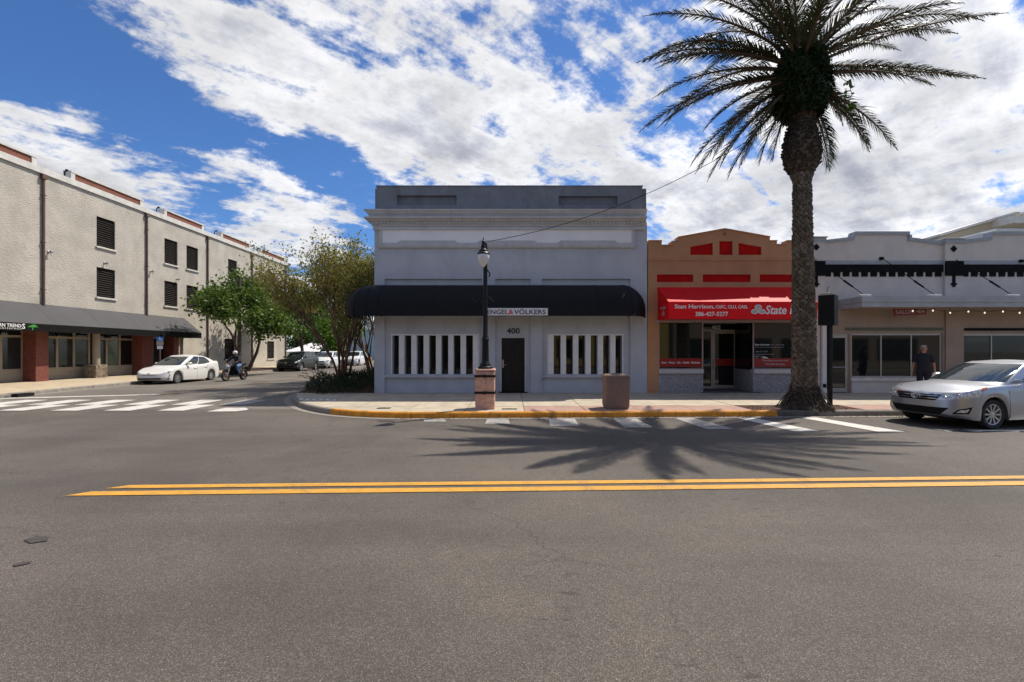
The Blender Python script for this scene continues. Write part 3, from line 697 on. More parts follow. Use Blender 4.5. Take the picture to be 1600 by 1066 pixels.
q = MB(); q.tube([(GX0 - p_ + .05, YF + 1.4, 3.03), (GX0 - .85, YF, 3.03), (GX0 - .6, YF - .65, 3.03), (GX0, YF - .88, 3.03), (xe, YF - .88, 3.03), (xe + .62, YF - .62, 3.03), (xe + .85, YF - .05, 3.03)], .02, 6)
for k in range(7): x = GX0 + .3 + k * (xe - GX0) / 6; q.tube([(x, YF - .9, 3.03), (x, YF - .01, 3.03)], .015, 6); q.tube([(x, YF - .9, 3.03), (x, YF - .02, 3.7)], .012, 6)
q.build('awning_frame', M['gray_metal'], aw)
sg = thing('name_sign', 'white name board reading ENGEL&VÖLKERS on the black barrel awning', 'sign', (px(807, YF - .95), YF - .95, 3.1))
Ys = YF - p_ - .035; sx0, sx1, szz0, szz1 = px(757.5, Ys), px(856, Ys), pz(493, Ys), pz(481.5, Ys)
MB().bbox(sx0, sx1, Ys, Ys + .028, szz0, szz1, .004).build('board', M['signw'], sg)
cw = sx1 - sx0; cz = (szz0 + szz1) / 2
text('ENGEL', M['lettb'], sg, (sx0 + cw * .205, Ys - .004, cz - .005), width=cw * .335, height=.165, bold=.012)
text('&', M['lettr'], sg, (sx0 + cw * .415, Ys - .004, cz - .005), width=cw * .075, height=.165, bold=.012)
text('VÖLKERS', M['lettb'], sg, (sx0 + cw * .715, Ys - .004, cz + .012), width=cw * .50, height=.20, bold=.012)

# ------------------------------------------------------------------ orange building (402)
OB = thing('orange_shop_building', 'orange-tan single-storey stucco shop with red inset panels and a stepped gable parapet', 'building', (fx(1132), YF, .15))
OX0, OX1 = GX1 + .004, fx(1254)
ol = [(1013, 377), (1034, 377), (1034, 384), (1049, 384), (1049, 378.5), (1059, 377), (1059, 371.5), (1132, 358.3), (1203, 371), (1203, 377), (1214, 377), (1214, 383), (1229, 383), (1229, 377), (1254, 377)]
top = [(max(OX0, fx(a)), fz(b)) for a, b in ol]; top[-1] = (OX1, top[-1][1])
sf = fz(502)
outer = [(OX0, .15), (fx(1029), .15), (fx(1029), sf), (fx(1243), sf), (fx(1243), .15), (OX1, .15)] + top[::-1]
reds = [[(1078.7, 385.6), (1114, 379.4), (1114, 398.5), (1078.7, 398.5)], [(1124, 377), (1145, 377), (1145, 398.5), (1124, 398.5)], [(1154, 379.6), (1190, 386), (1190, 398.5), (1154, 398.5)],
        [(1026.5, 429), (1083.5, 429), (1083.5, 441), (1026.5, 441)], [(1098, 429), (1173, 429), (1173, 441), (1098, 441)], [(1187, 429), (1241, 429), (1241, 441), (1187, 441)]]
hl = [[(fx(a), fz(b)) for a, b in r_] for r_ in reds]
mb = MB(); mb.plate(outer, hl, YF, YF + .14, 'y'); mb.build('facade', M['orange'], OB)
for r_ in hl:
    mb = MB(); mb.plate([(a + (.0), b) for a, b in r_], [], YF + .07, YF + .137, 'y'); mb.build('inset_panel', M['redpanel'], OB)
mb = MB(); mb.plate([(a, b - .001) for a, b in [(OX0, sf + .2)] + [(OX1, sf + .2)] + top[::-1]], [], YF + .145, YF + .34, 'y'); mb.build('parapet_back', M['orange'], OB)
cpm = MB()
for a, b in zip(top, top[1:]):
    if abs(a[0] - b[0]) < .01: continue
    cpm.hexa([(a[0], YF - .04, a[1] + .001), (b[0], YF - .04, b[1] + .001), (b[0], YF + .36, b[1] + .001), (a[0], YF + .36, a[1] + .001), (a[0], YF - .04, a[1] + .035), (b[0], YF - .04, b[1] + .035), (b[0], YF + .36, b[1] + .035), (a[0], YF + .36, a[1] + .035)])
cpm.build('coping', M['orange'], OB)
MB().bbox(OX0 + .002, OX1, YF - .035, YF - .001, fz(407.5), fz(405), .006).build('string_course', M['orange'], OB)
MB().box(OX0 + .3, OX1 - .1, YF + .36, 38, .15 + 4.0, 5.1).build('roof', M['kerbdark'], OB)
MB().box(OX0 + .004, OX0 + .3, YF + .15, 38, .15, 5.09).build('side_wall', M['orange'], OB)
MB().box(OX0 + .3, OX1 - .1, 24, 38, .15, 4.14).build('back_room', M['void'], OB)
MB().lathe([(.0, 0), (.05, .01), (.05, .06), (.03, .09)], 10, (fx(1132.5), YF - .08, fz(365.5)), 'y').build('wall_lamp', M['brownagg'], OB)
# shop front
SX0, SX1 = fx(1029), fx(1243); DX0, DX1 = fx(1099), fx(1177); zsill = fz(577)
MB().box(SX0 - .12, SX1, YF - .10, YF + .10, fz(504.5), fz(500.2)).build('head_rail', M['pinkalu'], OB)
for (a, b) in ((SX0, DX0), (DX1, SX1)):
    MB().box(a, b, YF + .02, YF + .22, .15, fz(583.5)).build('pebble_stall_riser', M['pebble'], OB)
    MB().bbox(a, b + .0, YF - .06, YF + .24, fz(583.5) + .001, zsill, .015).build('sill', M['greyl'], OB)
    fr3 = MB()
    fr3.box(a, a + .04, YF + .02, YF + .08, zsill, sf); fr3.box(b - .04, b, YF + .02, YF + .08, zsill, sf); fr3.box(a + .04, b - .04, YF + .02, YF + .08, zsill, zsill + .03); fr3.box(a + .04, b - .04, YF + .02, YF + .08, sf - .04, sf)
    wn = fr3.build('shop_window', M['pinkalu'], OB)
    MB().box(a + .04, b - .04, YF + .045, YF + .053, zsill + .03, sf - .04).build('pane', M['glass'], wn)
    MB().box(a + .045, b - .045, YF + .036, YF + .0445, fz(573.5), fz(560)).build('red_band', M['redfilm'], wn)
    cx_ = (a + b) / 2
    if a < DX0 - .5:
        text('Auto · Home · Life · Health · Business', M['lettw'], wn, (cx_, YF + .034, fz(566.5)), width=(b - a) * .86, height=.085, bold=.01)
    else:
        text('Providing Insurance and', M['lettg'], wn, (cx_ + .05, YF + .034, fz(563.7)), width=.95, height=.085, bold=.01)
        text('Financial Services', M['lettg'], wn, (cx_ + .05, YF + .034, fz(569)), width=.72, height=.075, bold=.01)
        text('Stan Harrison', M['lettw'], wn, (fx(1192), YF + .04, fz(538.6)), width=.56, height=.062, bold=.015)
        text('ChFC, CLU, CASL', M['lettg'], wn, (fx(1216), YF + .04, fz(539)), width=.50, height=.042)
        text('State Farm Insurance Agency, Inc', M['lettg'], wn, (fx(1203), YF + .04, fz(542.8)), width=1.06, height=.042)
        text('386-427-5277', M['lettg'], wn, (fx(1191), YF + .04, fz(549.5)), width=.46, height=.05)
        text('stanharrisoninsurance.com', M['lettg'], wn, (fx(1196), YF + .04, fz(553.5)), width=.70, height=.04)
YD = YF + 1.45
MB().box(DX0 - .1, DX1 + .3, YF + .0, YD + .5, .14, .19).build('recess_floor', M['kerbdark'], OB)
MB().box(DX0 - .5, DX1 + .3, YF + .23, YD + .4, sf + .002, sf + .12).build('recess_ceiling', M['white'], OB)
q = MB(); q.box(DX1 + .0, DX1 + .03, YF + .23, YD, zsill - .02, sf); rs_ = q.build('recess_side_window', M['glass'], OB)
MB().box(DX1 - .01, DX1 + .05, YF + .23, YD + .1, .19, zsill - .03).build('recess_side_wall', M['pebble'], OB)
MB().box(DX0 - .03, DX0, YF + .23, YD, .19, sf).build('recess_side_window', M['glass'], OB)
ex0, ex1 = px(1096.5, YD), px(1152, YD); dt_ = pz(518, YD); dm0 = px(1112.5, YD)
fr4 = MB()
for (a, b, c, e) in ((ex0, ex0 + .06, .19, sf), (dm0 - .04, dm0 + .03, .19, dt_), (ex1 - .06, ex1, .19, sf), (ex0 + .06, ex1 - .06, dt_, dt_ + .07), (ex0 + .06, dm0 - .04, .19, .30)): fr4.box(a, b, YD, YD + .08, c, e)
df = fr4.build('door_frame', M['alu'], OB)
MB().box(ex0 + .06, ex1 - .06, YD + .03, YD + .04, dt_ + .07, sf).build('transom_pane', M['glass'], df)
MB().box(ex0 + .06, dm0 - .04, YD + .03, YD + .04, .30, dt_).build('side_pane', M['glass'], df)
text('402', M['lettw'], df, (px(1119.5, YD), YD + .026, pz(511.5, YD)), width=.36, height=.17, bold=.01, name='house_number')
dl = MB(); a, b = dm0 + .04, ex1 - .07
for (p, q_, c, e) in ((a, a + .07, .2, dt_ - .01), (b - .07, b, .2, dt_ - .01), (a + .07, b - .07, .2, .34), (a + .07, b - .07, dt_ - .09, dt_ - .01)): dl.box(p, q_, YD - .01, YD + .045, c, e)
do = dl.build('door', M['alu'], OB)
MB().box(a + .07, b - .07, YD + .012, YD + .02, .34, dt_ - .09).build('pane', M['glass'], do)
MB().box(a + .075, b - .075, YD + .003, YD + .0115, 1.13, 1.42).build('red_band', M['redfilm'], do)
h = MB(); h.tube([(a + .035, YD - .02, 1.02), (a + .035, YD - .075, 1.04), (a + .035, YD - .075, 1.40), (a + .035, YD - .02, 1.42)], .018, 8); h.build('door_handle', M['steel'], do)
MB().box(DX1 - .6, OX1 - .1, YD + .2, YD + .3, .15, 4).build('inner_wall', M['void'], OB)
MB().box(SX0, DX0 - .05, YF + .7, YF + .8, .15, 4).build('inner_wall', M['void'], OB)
# red awning
ra = thing('red_awning', 'bright red vinyl awning with white insurance lettering over the orange shop', 'awning', (fx(1150), YF, 3.4))
ax0, ax1, ay = fx(1028), px(1276, 16.0), 16.0
zw, zf, zl, zwl = fz(449), pz(471.5, ay), pz(499, ay), fz(501.5)
yw = YF - .003
MB().hexa([(ax0, ay, zf - .012), (ax1, ay, zf - .012), (ax1, yw, zw - .012), (ax0, yw, zw - .012), (ax0, ay, zf), (ax1, ay, zf), (ax1, yw, zw), (ax0, yw, zw)]).build('slope_panel', M['redfab'], ra)
MB().box(ax0, ax1, ay - .012, ay - .001, zl, zf).build('front_panel', M['redfab'], ra)
for x in (ax0 - .013, ax1 + .001):
    q = MB(); q.plate([(ay - .01, zl), (yw, zwl), (yw, zw), (ay - .01, zf)], [], x, x + .012, 'x'); q.build('side_panel', M['redfab'], ra)
q = MB()
for k in range(6):
    x = ax0 + .05 + (ax1 - ax0 - .1) * k / 5
    q.tube([(x, ay + .02, zl + .02), (x, yw, zwl + .02)], .016, 6); q.tube([(x, ay + .02, zf - .04), (x, yw, zw - .06)], .016, 6); q.tube([(x, ay + .02, zl), (x, ay + .02, zf - .03)], .016, 6)
q.tube([(ax0 + .02, ay + .02, zl + .02), (ax1 - .02, ay + .02, zl + .02)], .016, 6); q.build('awning_frame', M['gray_metal'], ra)
def A(x, y): return (px(x, ay), ay - .017, pz(y, ay))
def aw_(x0, x1): return px(x1, ay) - px(x0, ay)
text('Stan Harrison,', M['lettw'], ra, A(1085, 479.5), width=aw_(1054, 1116), height=.175, bold=.018)
text('ChFC, CLU, CASL', M['lettw'], ra, A(1143, 480), width=aw_(1118, 1168.5), height=.135, bold=.018)
text('386-427-5277', M['lettw'], ra, A(1111.8, 490.7), width=aw_(1086.5, 1137.5), height=.155, bold=.02)
text('State Farm', M['lettw'], ra, A(1231, 484.3), width=aw_(1196, 1267), height=.31, bold=.02, shear=.2)
lg = MB()
for (cx_, cy_) in ((1184.3, 480), (1178.6, 487), (1190, 487)):
    c = A(cx_, cy_); e = [(c[0] + .125 * math.cos(t * PI / 12), c[2] + .085 * math.sin(t * PI / 12)) for t in range(24)]; i = [(c[0] + (a - c[0]) * .78, c[2] + (b - c[2]) * .72) for a, b in e]
    lg.cur = 0; lg.plate(e, [i], ay - .024, ay - .013, 'y'); lg.cur = 1; lg.plate(i, [], ay - .020, ay - .013, 'y')
lg.build('emblem', [M['lettw'], M['lettg']], ra)
lg = MB()
for (yy, zz_) in ((16.55, 3.18), (16.47, 3.07), (16.63, 3.07)):
    e = [(yy + .07 * math.cos(t * PI / 8), zz_ + .06 * math.sin(t * PI / 8)) for t in range(16)]; lg.plate(e, [[(yy + (a - yy) * .6, zz_ + (b - zz_) * .6) for a, b in e]], ax0 - .018, ax0 - .014, 'x')
lg.build('emblem', M['lettg'], ra)
text('State Farm', M['lettg'], ra, (ax0 - .02, 16.58, 3.32), width=.55, height=.10, right=(0, -1, 0))

# ------------------------------------------------------------------ white salon building, right
WBd = thing('white_shop_building', 'off-white single-storey shop row with black crenellated band and flat canopy', 'building', (fx(1500), YF, .15))
WX0, WX1 = OX1 + .004, 27.5
def bay(x0, x1):
    """one bay outline between two piers: sloping shoulders, raised middle (photo columns)"""
    u = (x1 - x0) / 187.0
    return [(x0, 375.5), (x0 + 47 * u, 370), (x0 + 49 * u, 362), (x0 + 134 * u, 362), (x0 + 134 * u, 371), (x1, 378)]
tp = [(1256, 377), (1262, 377), (1262, 372), (1288, 372)] + bay(1288, 1475) + [(1475, 374.5), (1503, 374.5)] + bay(1503, 1690) + [(1690, 375), (1717, 375)] + bay(1717, 1900) + [(1930, 376)]
tpw = [(max(WX0, fx(a)), fz(b)) for a, b in tp]; tpw[-1] = (WX1, tpw[-1][1])
zc = 3.3
hol = [rect(fx(1293), fx(1329), .152, fz(522)), rect(fx(1332), fx(1475), fz(590), fz(520.5)), rect(fx(1508), fx(1700), fz(590), fz(521))]
mb = MB(); mb.plate([(WX0, zc + .26), (WX1, zc + .26)] + tpw[::-1], [], YF + .05, YF + .35, 'y'); mb.build('upper_wall', M['whitewall'], WBd)
mb = MB(); mb.plate([(WX0, .15), (hol[0][0][0], .15), (hol[0][0][0], fz(522)), (hol[0][1][0], fz(522)), (hol[0][1][0], .15), (WX1, .15), (WX1, zc + .259), (WX0, zc + .259)], hol[1:], YF + .052, YF + .35, 'y'); mb.build('lower_wall', M['taupe'], WBd)
cpm = MB()
for a, b in zip(tpw, tpw[1:]):
    if abs(a[0] - b[0]) < .01:
        lo_, hi_ = sorted((a[1], b[1])); cpm.box(a[0] - .05, a[0] + .05, YF - .03, YF + .38, lo_ - .12, hi_ - .125); continue
    cpm.hexa([(a[0] + .001, YF - .0, a[1] - .12), (b[0] - .001, YF - .0, b[1] - .12), (b[0] - .001, YF + .37, b[1] - .12), (a[0] + .001, YF + .37, a[1] - .12), (a[0], YF - .0, a[1] + .01), (b[0], YF - .0, b[1] + .01), (b[0], YF + .37, b[1] + .01), (a[0], YF + .37, a[1] + .01)])
cpm.build('coping', M['coping'], WBd)
for i, (a, b, zt_) in enumerate(((1262, 1288, 372), (1475, 1503, 374.5), (1690, 1717, 375))):
    a, b, z1_ = fx(a), fx(b), fz(zt_)
    pr = MB().box(a, b, YF - .05, YF + .049, zc + .26, z1_ - .002).build('pier', M['whitewall'], WBd)
    MB().bbox(a - .06, b + .06, YF - .12, YF + .40, z1_, z1_ + .04, .01).build('pier_cap', M['coping'], WBd)
    MB().bbox(a - .03, b + .03, YF - .09, YF + .39, z1_ - .16, z1_ - .001, .01).build('pier_cap', M['coping'], WBd)
    c = (a + b) / 2 - .03; zd = z1_ - .36; r_ = .125
    MB().plate([(c - r_, zd), (c, zd - r_), (c + r_, zd), (c, zd + r_)], [], YF - .075, YF - .052, 'y').build('diamond_ornament', M['blackmat'], WBd)
    MB().box(a - .02, b - .02, YF - .10, YF - .052, fz(431.5), fz(408.5)).build('black_block', M['blackmat'], WBd)
    q = MB(); q.plate([(c - .055, fz(431.7)), (c + .055, fz(431.7)), (c + .055, fz(443)), (c + .11, fz(443)), (c + .11, fz(446)), (c + .05, fz(446)), (c + .05, fz(449)), (c - .05, fz(449)), (c - .05, fz(446)), (c - .11, fz(446)), (c - .11, fz(443)), (c - .055, fz(443))], [], YF - .075, YF - .052, 'y')
    q.build('pendant_ornament', M['blackmat'], WBd)
dmk = MB().box(0, .235, -.03, 0, 0, .165).mesh('crenel_block', M['blackmat'])
for a, b in ((1256, 1262), (1288, 1475), (1503, 1690), (1717, 1935)):
    MB().box(max(WX0 + .002, fx(a)) + .0, min(WX1, fx(b)) - .022, YF - .0, YF + .049, fz(425), fz(413.5)).build('black_band', M['blackmat'], WBd)
    if b - a < 20: continue
    x = fx(a) + .035
    while x < fx(b) - .25: link('crenel_block', dmk, WBd, (x, YF + .048, fz(432.3) + .006)); x += .3485
MB().box(WX0, WX1, YF + .03, YF + .049, fz(413), fz(407)).build('plaster_band', M['coping'], WBd)
MB().box(WX0, WX1, YF + .36, 38, 4.6, 4.8).build('roof', M['kerbdark'], WBd)
MB().box(WX0 + .002, WX0 + .25, YF + .36, 38, .15, 4.59).build('side_wall', M['whitewall'], WBd)
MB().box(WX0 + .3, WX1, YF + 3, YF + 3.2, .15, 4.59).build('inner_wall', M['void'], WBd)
# canopy
yc = 16.05; cx0 = px(1347, yc); zc1 = pz(463, yc); zcm = pz(472, yc); zc0 = pz(479.5, yc)
mb = MB(); mb.box(cx0, WX1, yc, YF + .045, zcm, zc1); cn = mb.build('canopy', M['coping'], WBd)
MB().box(cx0 + .03, WX1, yc + .03, YF + .045, zc0, zcm - .002).build('canopy_fascia', M['coping'], WBd)
MB().box(cx0 + .06, WX1 - .02, yc + .06, YF + .04, zc0 - .012, zc0 - .001).build('canopy_soffit', M['taupe'], WBd)
for k, (xt, yt, xb_, yb) in enumerate(((1267, 402, 1350, 458), (1378, 404, 1460, 461), (1491, 405, 1581, 462), (1596, 408, 1700, 463))):
    T = Vector((fx(xt), YF - .02, fz(yt))); B = Vector((px(xb_, yc + .12), yc + .12, zc1 + .06)); dv = B - T
    q = MB(); q.tube([T, B], .014, 6); q.tube([T + dv * .62, T + dv * .80], .03, 8); q.tube([T + dv * .655, T + dv * .66], .05, 8)
    q.tube([T + Vector((0, .07, .0)), T], .035, 8); q.box(T.x - .07, T.x + .05, YF - .04, YF + .048, T.z - .05, T.z + .05)
    q.build('canopy_tie_rod', M['blackmat'], WBd)
    MB().bbox(B.x - .16, B.x + .22, yc + .05, yc + .25, zc1 + .001, zc1 + .075, .01).build('rod_bracket', M['cop_w'], WBd)
# openings
for (a, b, zz0, zz1, mul) in ((fx(1332), fx(1475), fz(590), fz(520.5), (fx(1380), fx(1427.5))), (fx(1508), fx(1700), fz(590), fz(521), (fx(1553.5), fx(1620)))):
    fw = MB(); y0_, y1_ = YF + .10, YF + .17
    fw.box(a, a + .05, y0_, y1_, zz0, zz1); fw.box(b - .07, b, y0_, y1_, zz0, zz1); fw.box(a + .05, b - .07, y0_, y1_, zz0, zz0 + .05); fw.box(a + .05, b - .07, y0_, y1_, zz1 - .08, zz1)
    for m_ in mul: fw.box(m_ - .022, m_ + .022, y0_ + .002, y1_, zz0 + .05, zz1 - .08)
    wn = fw.build('shop_window', M['alu'], WBd); e = [a + .05] + list(mul) + [b - .07]
    for k in range(3): MB().box(e[k] + .022, e[k + 1] - .022, YF + .13, YF + .137, zz0 + .05, zz1 - .08).build('pane', M['glass'], wn)
    MB().bbox(a - .05, b + .02, YF - .03, YF + .09, zz0 - .13, zz0 - .002, .01).build('sill', M['cop_w'], WBd)
    MB().box(a - .0, b, YF + .03, YF + .0515, .152, zz0 - .132).build('stall_riser', M['whitewall'], WBd)
    MB().box(a - .25, b + .0, YF + .02, YF + .0515, zz1 + .10, zz1 + .20).build('head_trim', M['olive'] if b < 18 else M['blackmat'], WBd)
fw = MB(); a, b = hol[0][0][0], hol[0][1][0]; zt_ = fz(522)
for (p, q_, c, e) in ((a, a + .05, .15, zt_), (b - .05, b, .15, zt_), (a + .05, b - .05, zt_ - .06, zt_)): fw.box(p, q_, YF + .10, YF + .2, c, e)
fw.build('door_frame', M['alu'], WBd)
fw = MB()
for (p, q_, c, e) in ((a + .055, a + .12, .17, zt_ - .065), (b - .12, b - .055, .17, zt_ - .065), (a + .12, b - .12, .17, .33), (a + .12, b - .12, zt_ - .14, zt_ - .065)): fw.box(p, q_, YF + .11, YF + .155, c, e)
do = fw.build('door', M['alu'], WBd); MB().box(a + .12, b - .12, YF + .13, YF + .137, .33, zt_ - .14).build('pane', M['glass'], do)
q = MB(); q.tube([(a + .12, YF + .08, 1.12), (b - .12, YF + .08, 1.12)], .015, 6); q.build('push_bar', M['steel'], do)
MB().box(fx(1256) + .01, fx(1282), YF + .03, YF + .0515, .152, zc0).build('end_pier', M['whitewall'], WBd)
MB().box(fx(1478), fx(1506), YF - .0, YF + .0515, .152, zc0 - .013).build('middle_pier', M['taupe'], WBd)
q = MB(); q.box(fx(1283), fx(1289), YF - .08, YF + .045, .30, zc0 + .2); q.hexa([(fx(1283), YF - .22, .16), (fx(1289), YF - .22, .16), (fx(1289), YF - .02, .16), (fx(1283), YF - .02, .16), (fx(1283), YF - .10, .30), (fx(1289), YF - .10, .30), (fx(1289), YF + .02, .30), (fx(1283), YF + .02, .30)]); q.build('downspout', M['white'], WBd)
MB().box(fx(1283.5), fx(1288.5), YF - .09, YF - .081, .36, .50).build('downspout_clamp', M['blackmat'], WBd)
q = MB(); q.lathe([(0, 0), (.035, 0), (.035, .05), (0, .06)], 10, (fx(1272), YF + .02, fz(535)), 'y'); q.build('door_bell', M['blackmat'], WBd)
sg = thing('salon_sign', 'tilted dark red sign reading SALON 404 hanging under the white canopy', 'sign', (fx(1422), YF - .5, 3.05))
ys = YF - .55; c = Vector((px(1422, ys), ys, pz(487, ys))); rt = Vector((1, 0, .045)).normalized(); up = Vector((-.045, 0, 1)).normalized(); ww, hh = px(1447.5, ys) - px(1397, ys), .26
P = [c + rt * a * ww / 2 + up * b * hh / 2 + Vector((0, e, 0)) for e in (.03, 0) for a, b in ((-1, -1), (1, -1), (1, 1), (-1, 1))]
MB().hexa(P).build('board', mat('dull_red_board', (.20, .022, .028), .6), sg)
text('SALON 404', M['lettg'], sg, c + Vector((0, -.004, 0)), width=ww * .88, height=.15, right=rt, up=up)
q = MB()
for s_ in (-.8, .8): t_ = c + rt * s_ * ww / 2 + up * .13; q.tube([t_, (t_.x, t_.y, zc0 - .012)], .008, 5)
q.build('hanger', M['blackmat'], sg)
sl_ = thing('string_lights', 'string of small lit bulbs hanging along the front edge of the white canopy', 'string lights', (px(1500, yc), yc, zc0))
yb = yc + .2; q = MB(); pts = []
bl = [(1426, 486), (1457.5, 485.5), (1484.5, 489), (1513, 487), (1538.5, 489), (1567, 487), (1593, 489), (1620, 487), (1650, 489)]
for i, (bx_, by_) in enumerate(bl):
    c = Vector((px(bx_, yb), yb, pz(by_, yb)))
    pts.append((c.x, yb, c.z + .06))
    if i < len(bl) - 1: n_ = bl[i + 1]; pts.append(((c.x + px(n_[0], yb)) / 2, yb, (c.z + pz(n_[1], yb)) / 2 + .03))
    b_ = MB(); b_.lathe([(0, -.034), (.016, -.024), (.023, 0), (.016, .024), (.010, .036)], 10, tuple(c)); b_.build('bulb', M['bulb'], sl_, smooth=True)
    k_ = MB(); k_.lathe([(.014, .034), (.016, .07)], 8, tuple(c)); k_.tube([(c.x, yb, c.z + .07), (c.x, yb, zc0 - .01)], .004, 4); k_.build('bulb_holder', M['blackmat'], sl_)
q.tube(pts, .006, 5); q.build('cable', M['blackmat'], sl_)
# buildings behind, right
yb = 34.0
bb = thing('tan_building', 'tan building with sloping white roof edge rising behind the white shop row', 'building', (px(1560, yb), yb, 0))
mb = MB(); mb.plate([(px(1466, yb), 0), (px(1700, yb), 0), (px(1700, yb), pz(346, yb)), (px(1549, yb), pz(346, yb)), (px(1466, yb), pz(371, yb))], [], yb, yb + 9, 'y'); mb.build('wall', M['tan'], bb)
a, b = Vector((px(1464.5, yb), 0, pz(370.5, yb))), Vector((px(1550, yb), 0, pz(345, yb)))
mb = MB(); mb.hexa([(a.x, yb - .3, a.z), (b.x, yb - .3, b.z), (b.x, yb + 9.2, b.z), (a.x, yb + 9.2, a.z), (a.x, yb - .3, a.z + .18), (b.x, yb - .3, b.z + .18), (b.x, yb + 9.2, b.z + .18), (a.x, yb + 9.2, a.z + .18)]); mb.build('roof_slope', M['cop_w'], bb)
mb = MB()
for k in range(14): x = b.x + k * .55; mb.box(x, x + .32, yb - 1.6, yb + 9.2, b.z + .03, b.z + .16 + .02)
mb.build('corrugated_roof', M['cop_w'], bb)
MB().box(b.x, px(1700, yb), yb - 1.4, yb - .01, b.z - .55, b.z - .0).build('eave_fascia', M['cop_w'], bb)
MB().box(px(1571, yb), px(1700, yb), yb - 1.45, yb - 1.41, b.z - 1.0, b.z - .35).build('soffit_vent', M['void'], bb)
y2 = 27.0
b2 = thing('white_roof_block', 'small white rooftop block between the shop parapet and the tan building', 'building', (px(1560, y2), y2, 4.8))
MB().box(px(1532, y2), px(1556, y2), y2, y2 + 5, 4.81, pz(365, y2)).build('wall', M['white'], b2); MB().box(px(1554, y2) + .01 + .1, px(1700, y2), y2, y2 + 5, 4.81, pz(357, y2)).build('wall', M['white'], b2)

# ------------------------------------------------------------------ long stucco building, left
XL = -25.0
def ly(x): return XL * FX / (x - CX)                      # photo column on the street wall -> depth
def lz(x, y): return pz(y, ly(x))
LB = thing('long_stucco_building', 'long three-storey cream stucco building with dark louvred windows and a charcoal awning', 'building', (XL, 32, .15))
Y0, Y1 = 8.0, ly(447.5); ZW = 11.15
wins = []
for (x, n_) in ((151, 0), (257, 1), (291.5, 2), (356.5, 3), (420.5, 4)):
    y = ly(x); wins += [(y, 8.06, 1.28), (y, 5.0, 1.28)]
wins += [(ly(351), 1.0, 1.45), (ly(417.5), .92, 1.35)]
ZA = 4.25
hol = [[(y, z), (y + w_, z), (y + w_, z + 1.80), (y, z + 1.80)] for y, z, w_ in wins]
YE = ly(285)                                             # shop fronts stop here
mb = MB(); mb.plate([(Y0, ZA - .6), (YE + .1, ZA - .6), (YE + .1, .12), (Y1, .12), (Y1, ZW), (Y0, ZW)], hol, XL - .35, XL, 'x'); mb.build('street_wall', M['stucco'], LB)
MB().box(XL - 14, XL - .36, Y1 - .35, Y1 - .001, .1, ZW).build('end_wall', M['stucco'], LB)
MB().box(XL - 14, XL - 1.2, Y0, Y1 - .36, .1, ZW - .3).build('core', M['void'], LB)
slm = {}
for i, (y, z, w_) in enumerate(wins):
    q = MB(); t_ = .05
    q.box(XL - .30, XL - .06, y, y + t_, z, z + 1.8); q.box(XL - .30, XL - .06, y + w_ - t_, y + w_, z, z + 1.8); q.box(XL - .3, XL - .06, y + t_, y + w_ - t_, z, z + t_); q.box(XL - .3, XL - .06, y + t_, y + w_ - t_, z + 1.8 - t_, z + 1.8); q.box(XL - .30, XL - .28, y + t_, y + w_ - t_, z + t_, z + 1.8 - t_)
    wn = q.build('louvred_window', M['void'], LB)
    if w_ not in slm: s_ = MB(); s_.hexa([(-.20, t_, -.05), (-.20, w_ - t_, -.05), (-.18, w_ - t_, -.07), (-.18, t_, -.07), (-.085, t_, .035), (-.085, w_ - t_, .035), (-.065, w_ - t_, .015), (-.065, t_, .015)]); slm[w_] = s_.mesh('slat', M['slat'])
    for k in range(13): link('slat', slm[w_], wn, (XL, y, z + .11 + k * .132))
    MB().bbox(XL - .05, XL + .09, y - .08, y + w_ + .08, z - .10, z - .002, .01).build('sill', M['sill'], wn)
for k, x in enumerate((15, 66, 228, 323.5, 393, 445.5)):
    y = ly(x) if x != 15 else 17.8
    q = MB(); zb_ = 2.7 if y < YE else .2
    q.tube([(XL + .08, y, zb_), (XL + .08, y, ZW - .05)], .062, 8)
    for zz_ in (5, 7.5, 10): q.box(XL + .0, XL + .15, y - .09, y + .09, zz_, zz_ + .04)
    q.box(XL + .0, XL + .18, y - .12, y + .12, ZW - .28, ZW - .02); q.build('rain_pipe', M['pipe'], LB)
# coping and raised brick parapet panels
MB().box(XL - .42, XL + .10, Y0, Y1 + .08, ZW + .001, ZW + .33).build('coping', M['cop_w'], LB)
for (a, b) in ((Y0, ly(56.5)), (ly(110), ly(223)), (ly(256), ly(318)), (ly(345), ly(391)), (ly(407), ly(445.5))):
    MB().box(XL - .33, XL + .0, a + .25, b - .25, ZW + .331, ZW + .70).build('brick_parapet_panel', M['brickp'], LB)
    MB().box(XL - .42, XL + .06, a, b, ZW + .701, ZW + .80).build('coping', M['cop_w'], LB)
    for yy in (a, b - .245): MB().box(XL - .40, XL + .04, yy, yy + .245, ZW + .331, ZW + .70).build('parapet_post', M['cop_w'], LB)
for x in (104, 247, 337, 403):
    y = ly(x); q = MB(); q.tube([(XL - .1, y, ZW + .33), (XL - .1, y, ZW + .62), (XL + .12, y - .12, ZW + .7)], .035, 6); q.bbox(XL + .08, XL + .20, y - .18, y - .08, ZW + .62, ZW + .72, .015); q.build('floodlight', M['blackmat'], LB)
for (x, y_) in ((75.5, 393.5), (163, 411), (235, 424), (276, 436)):
    y, z = ly(x), lz(x, y_); q = MB(); q.lathe([(.07, 0), (.07, .03), (.03, .05), (.03, .12), (.075, .16), (.075, .22), (0, .24)], 10, (XL, y, z), 'x'); q.tube([(XL + .1, y, z), (XL + .12, y + .05, z - .22)], .015, 5); q.build('wall_bracket', M['gray_metal'], LB)
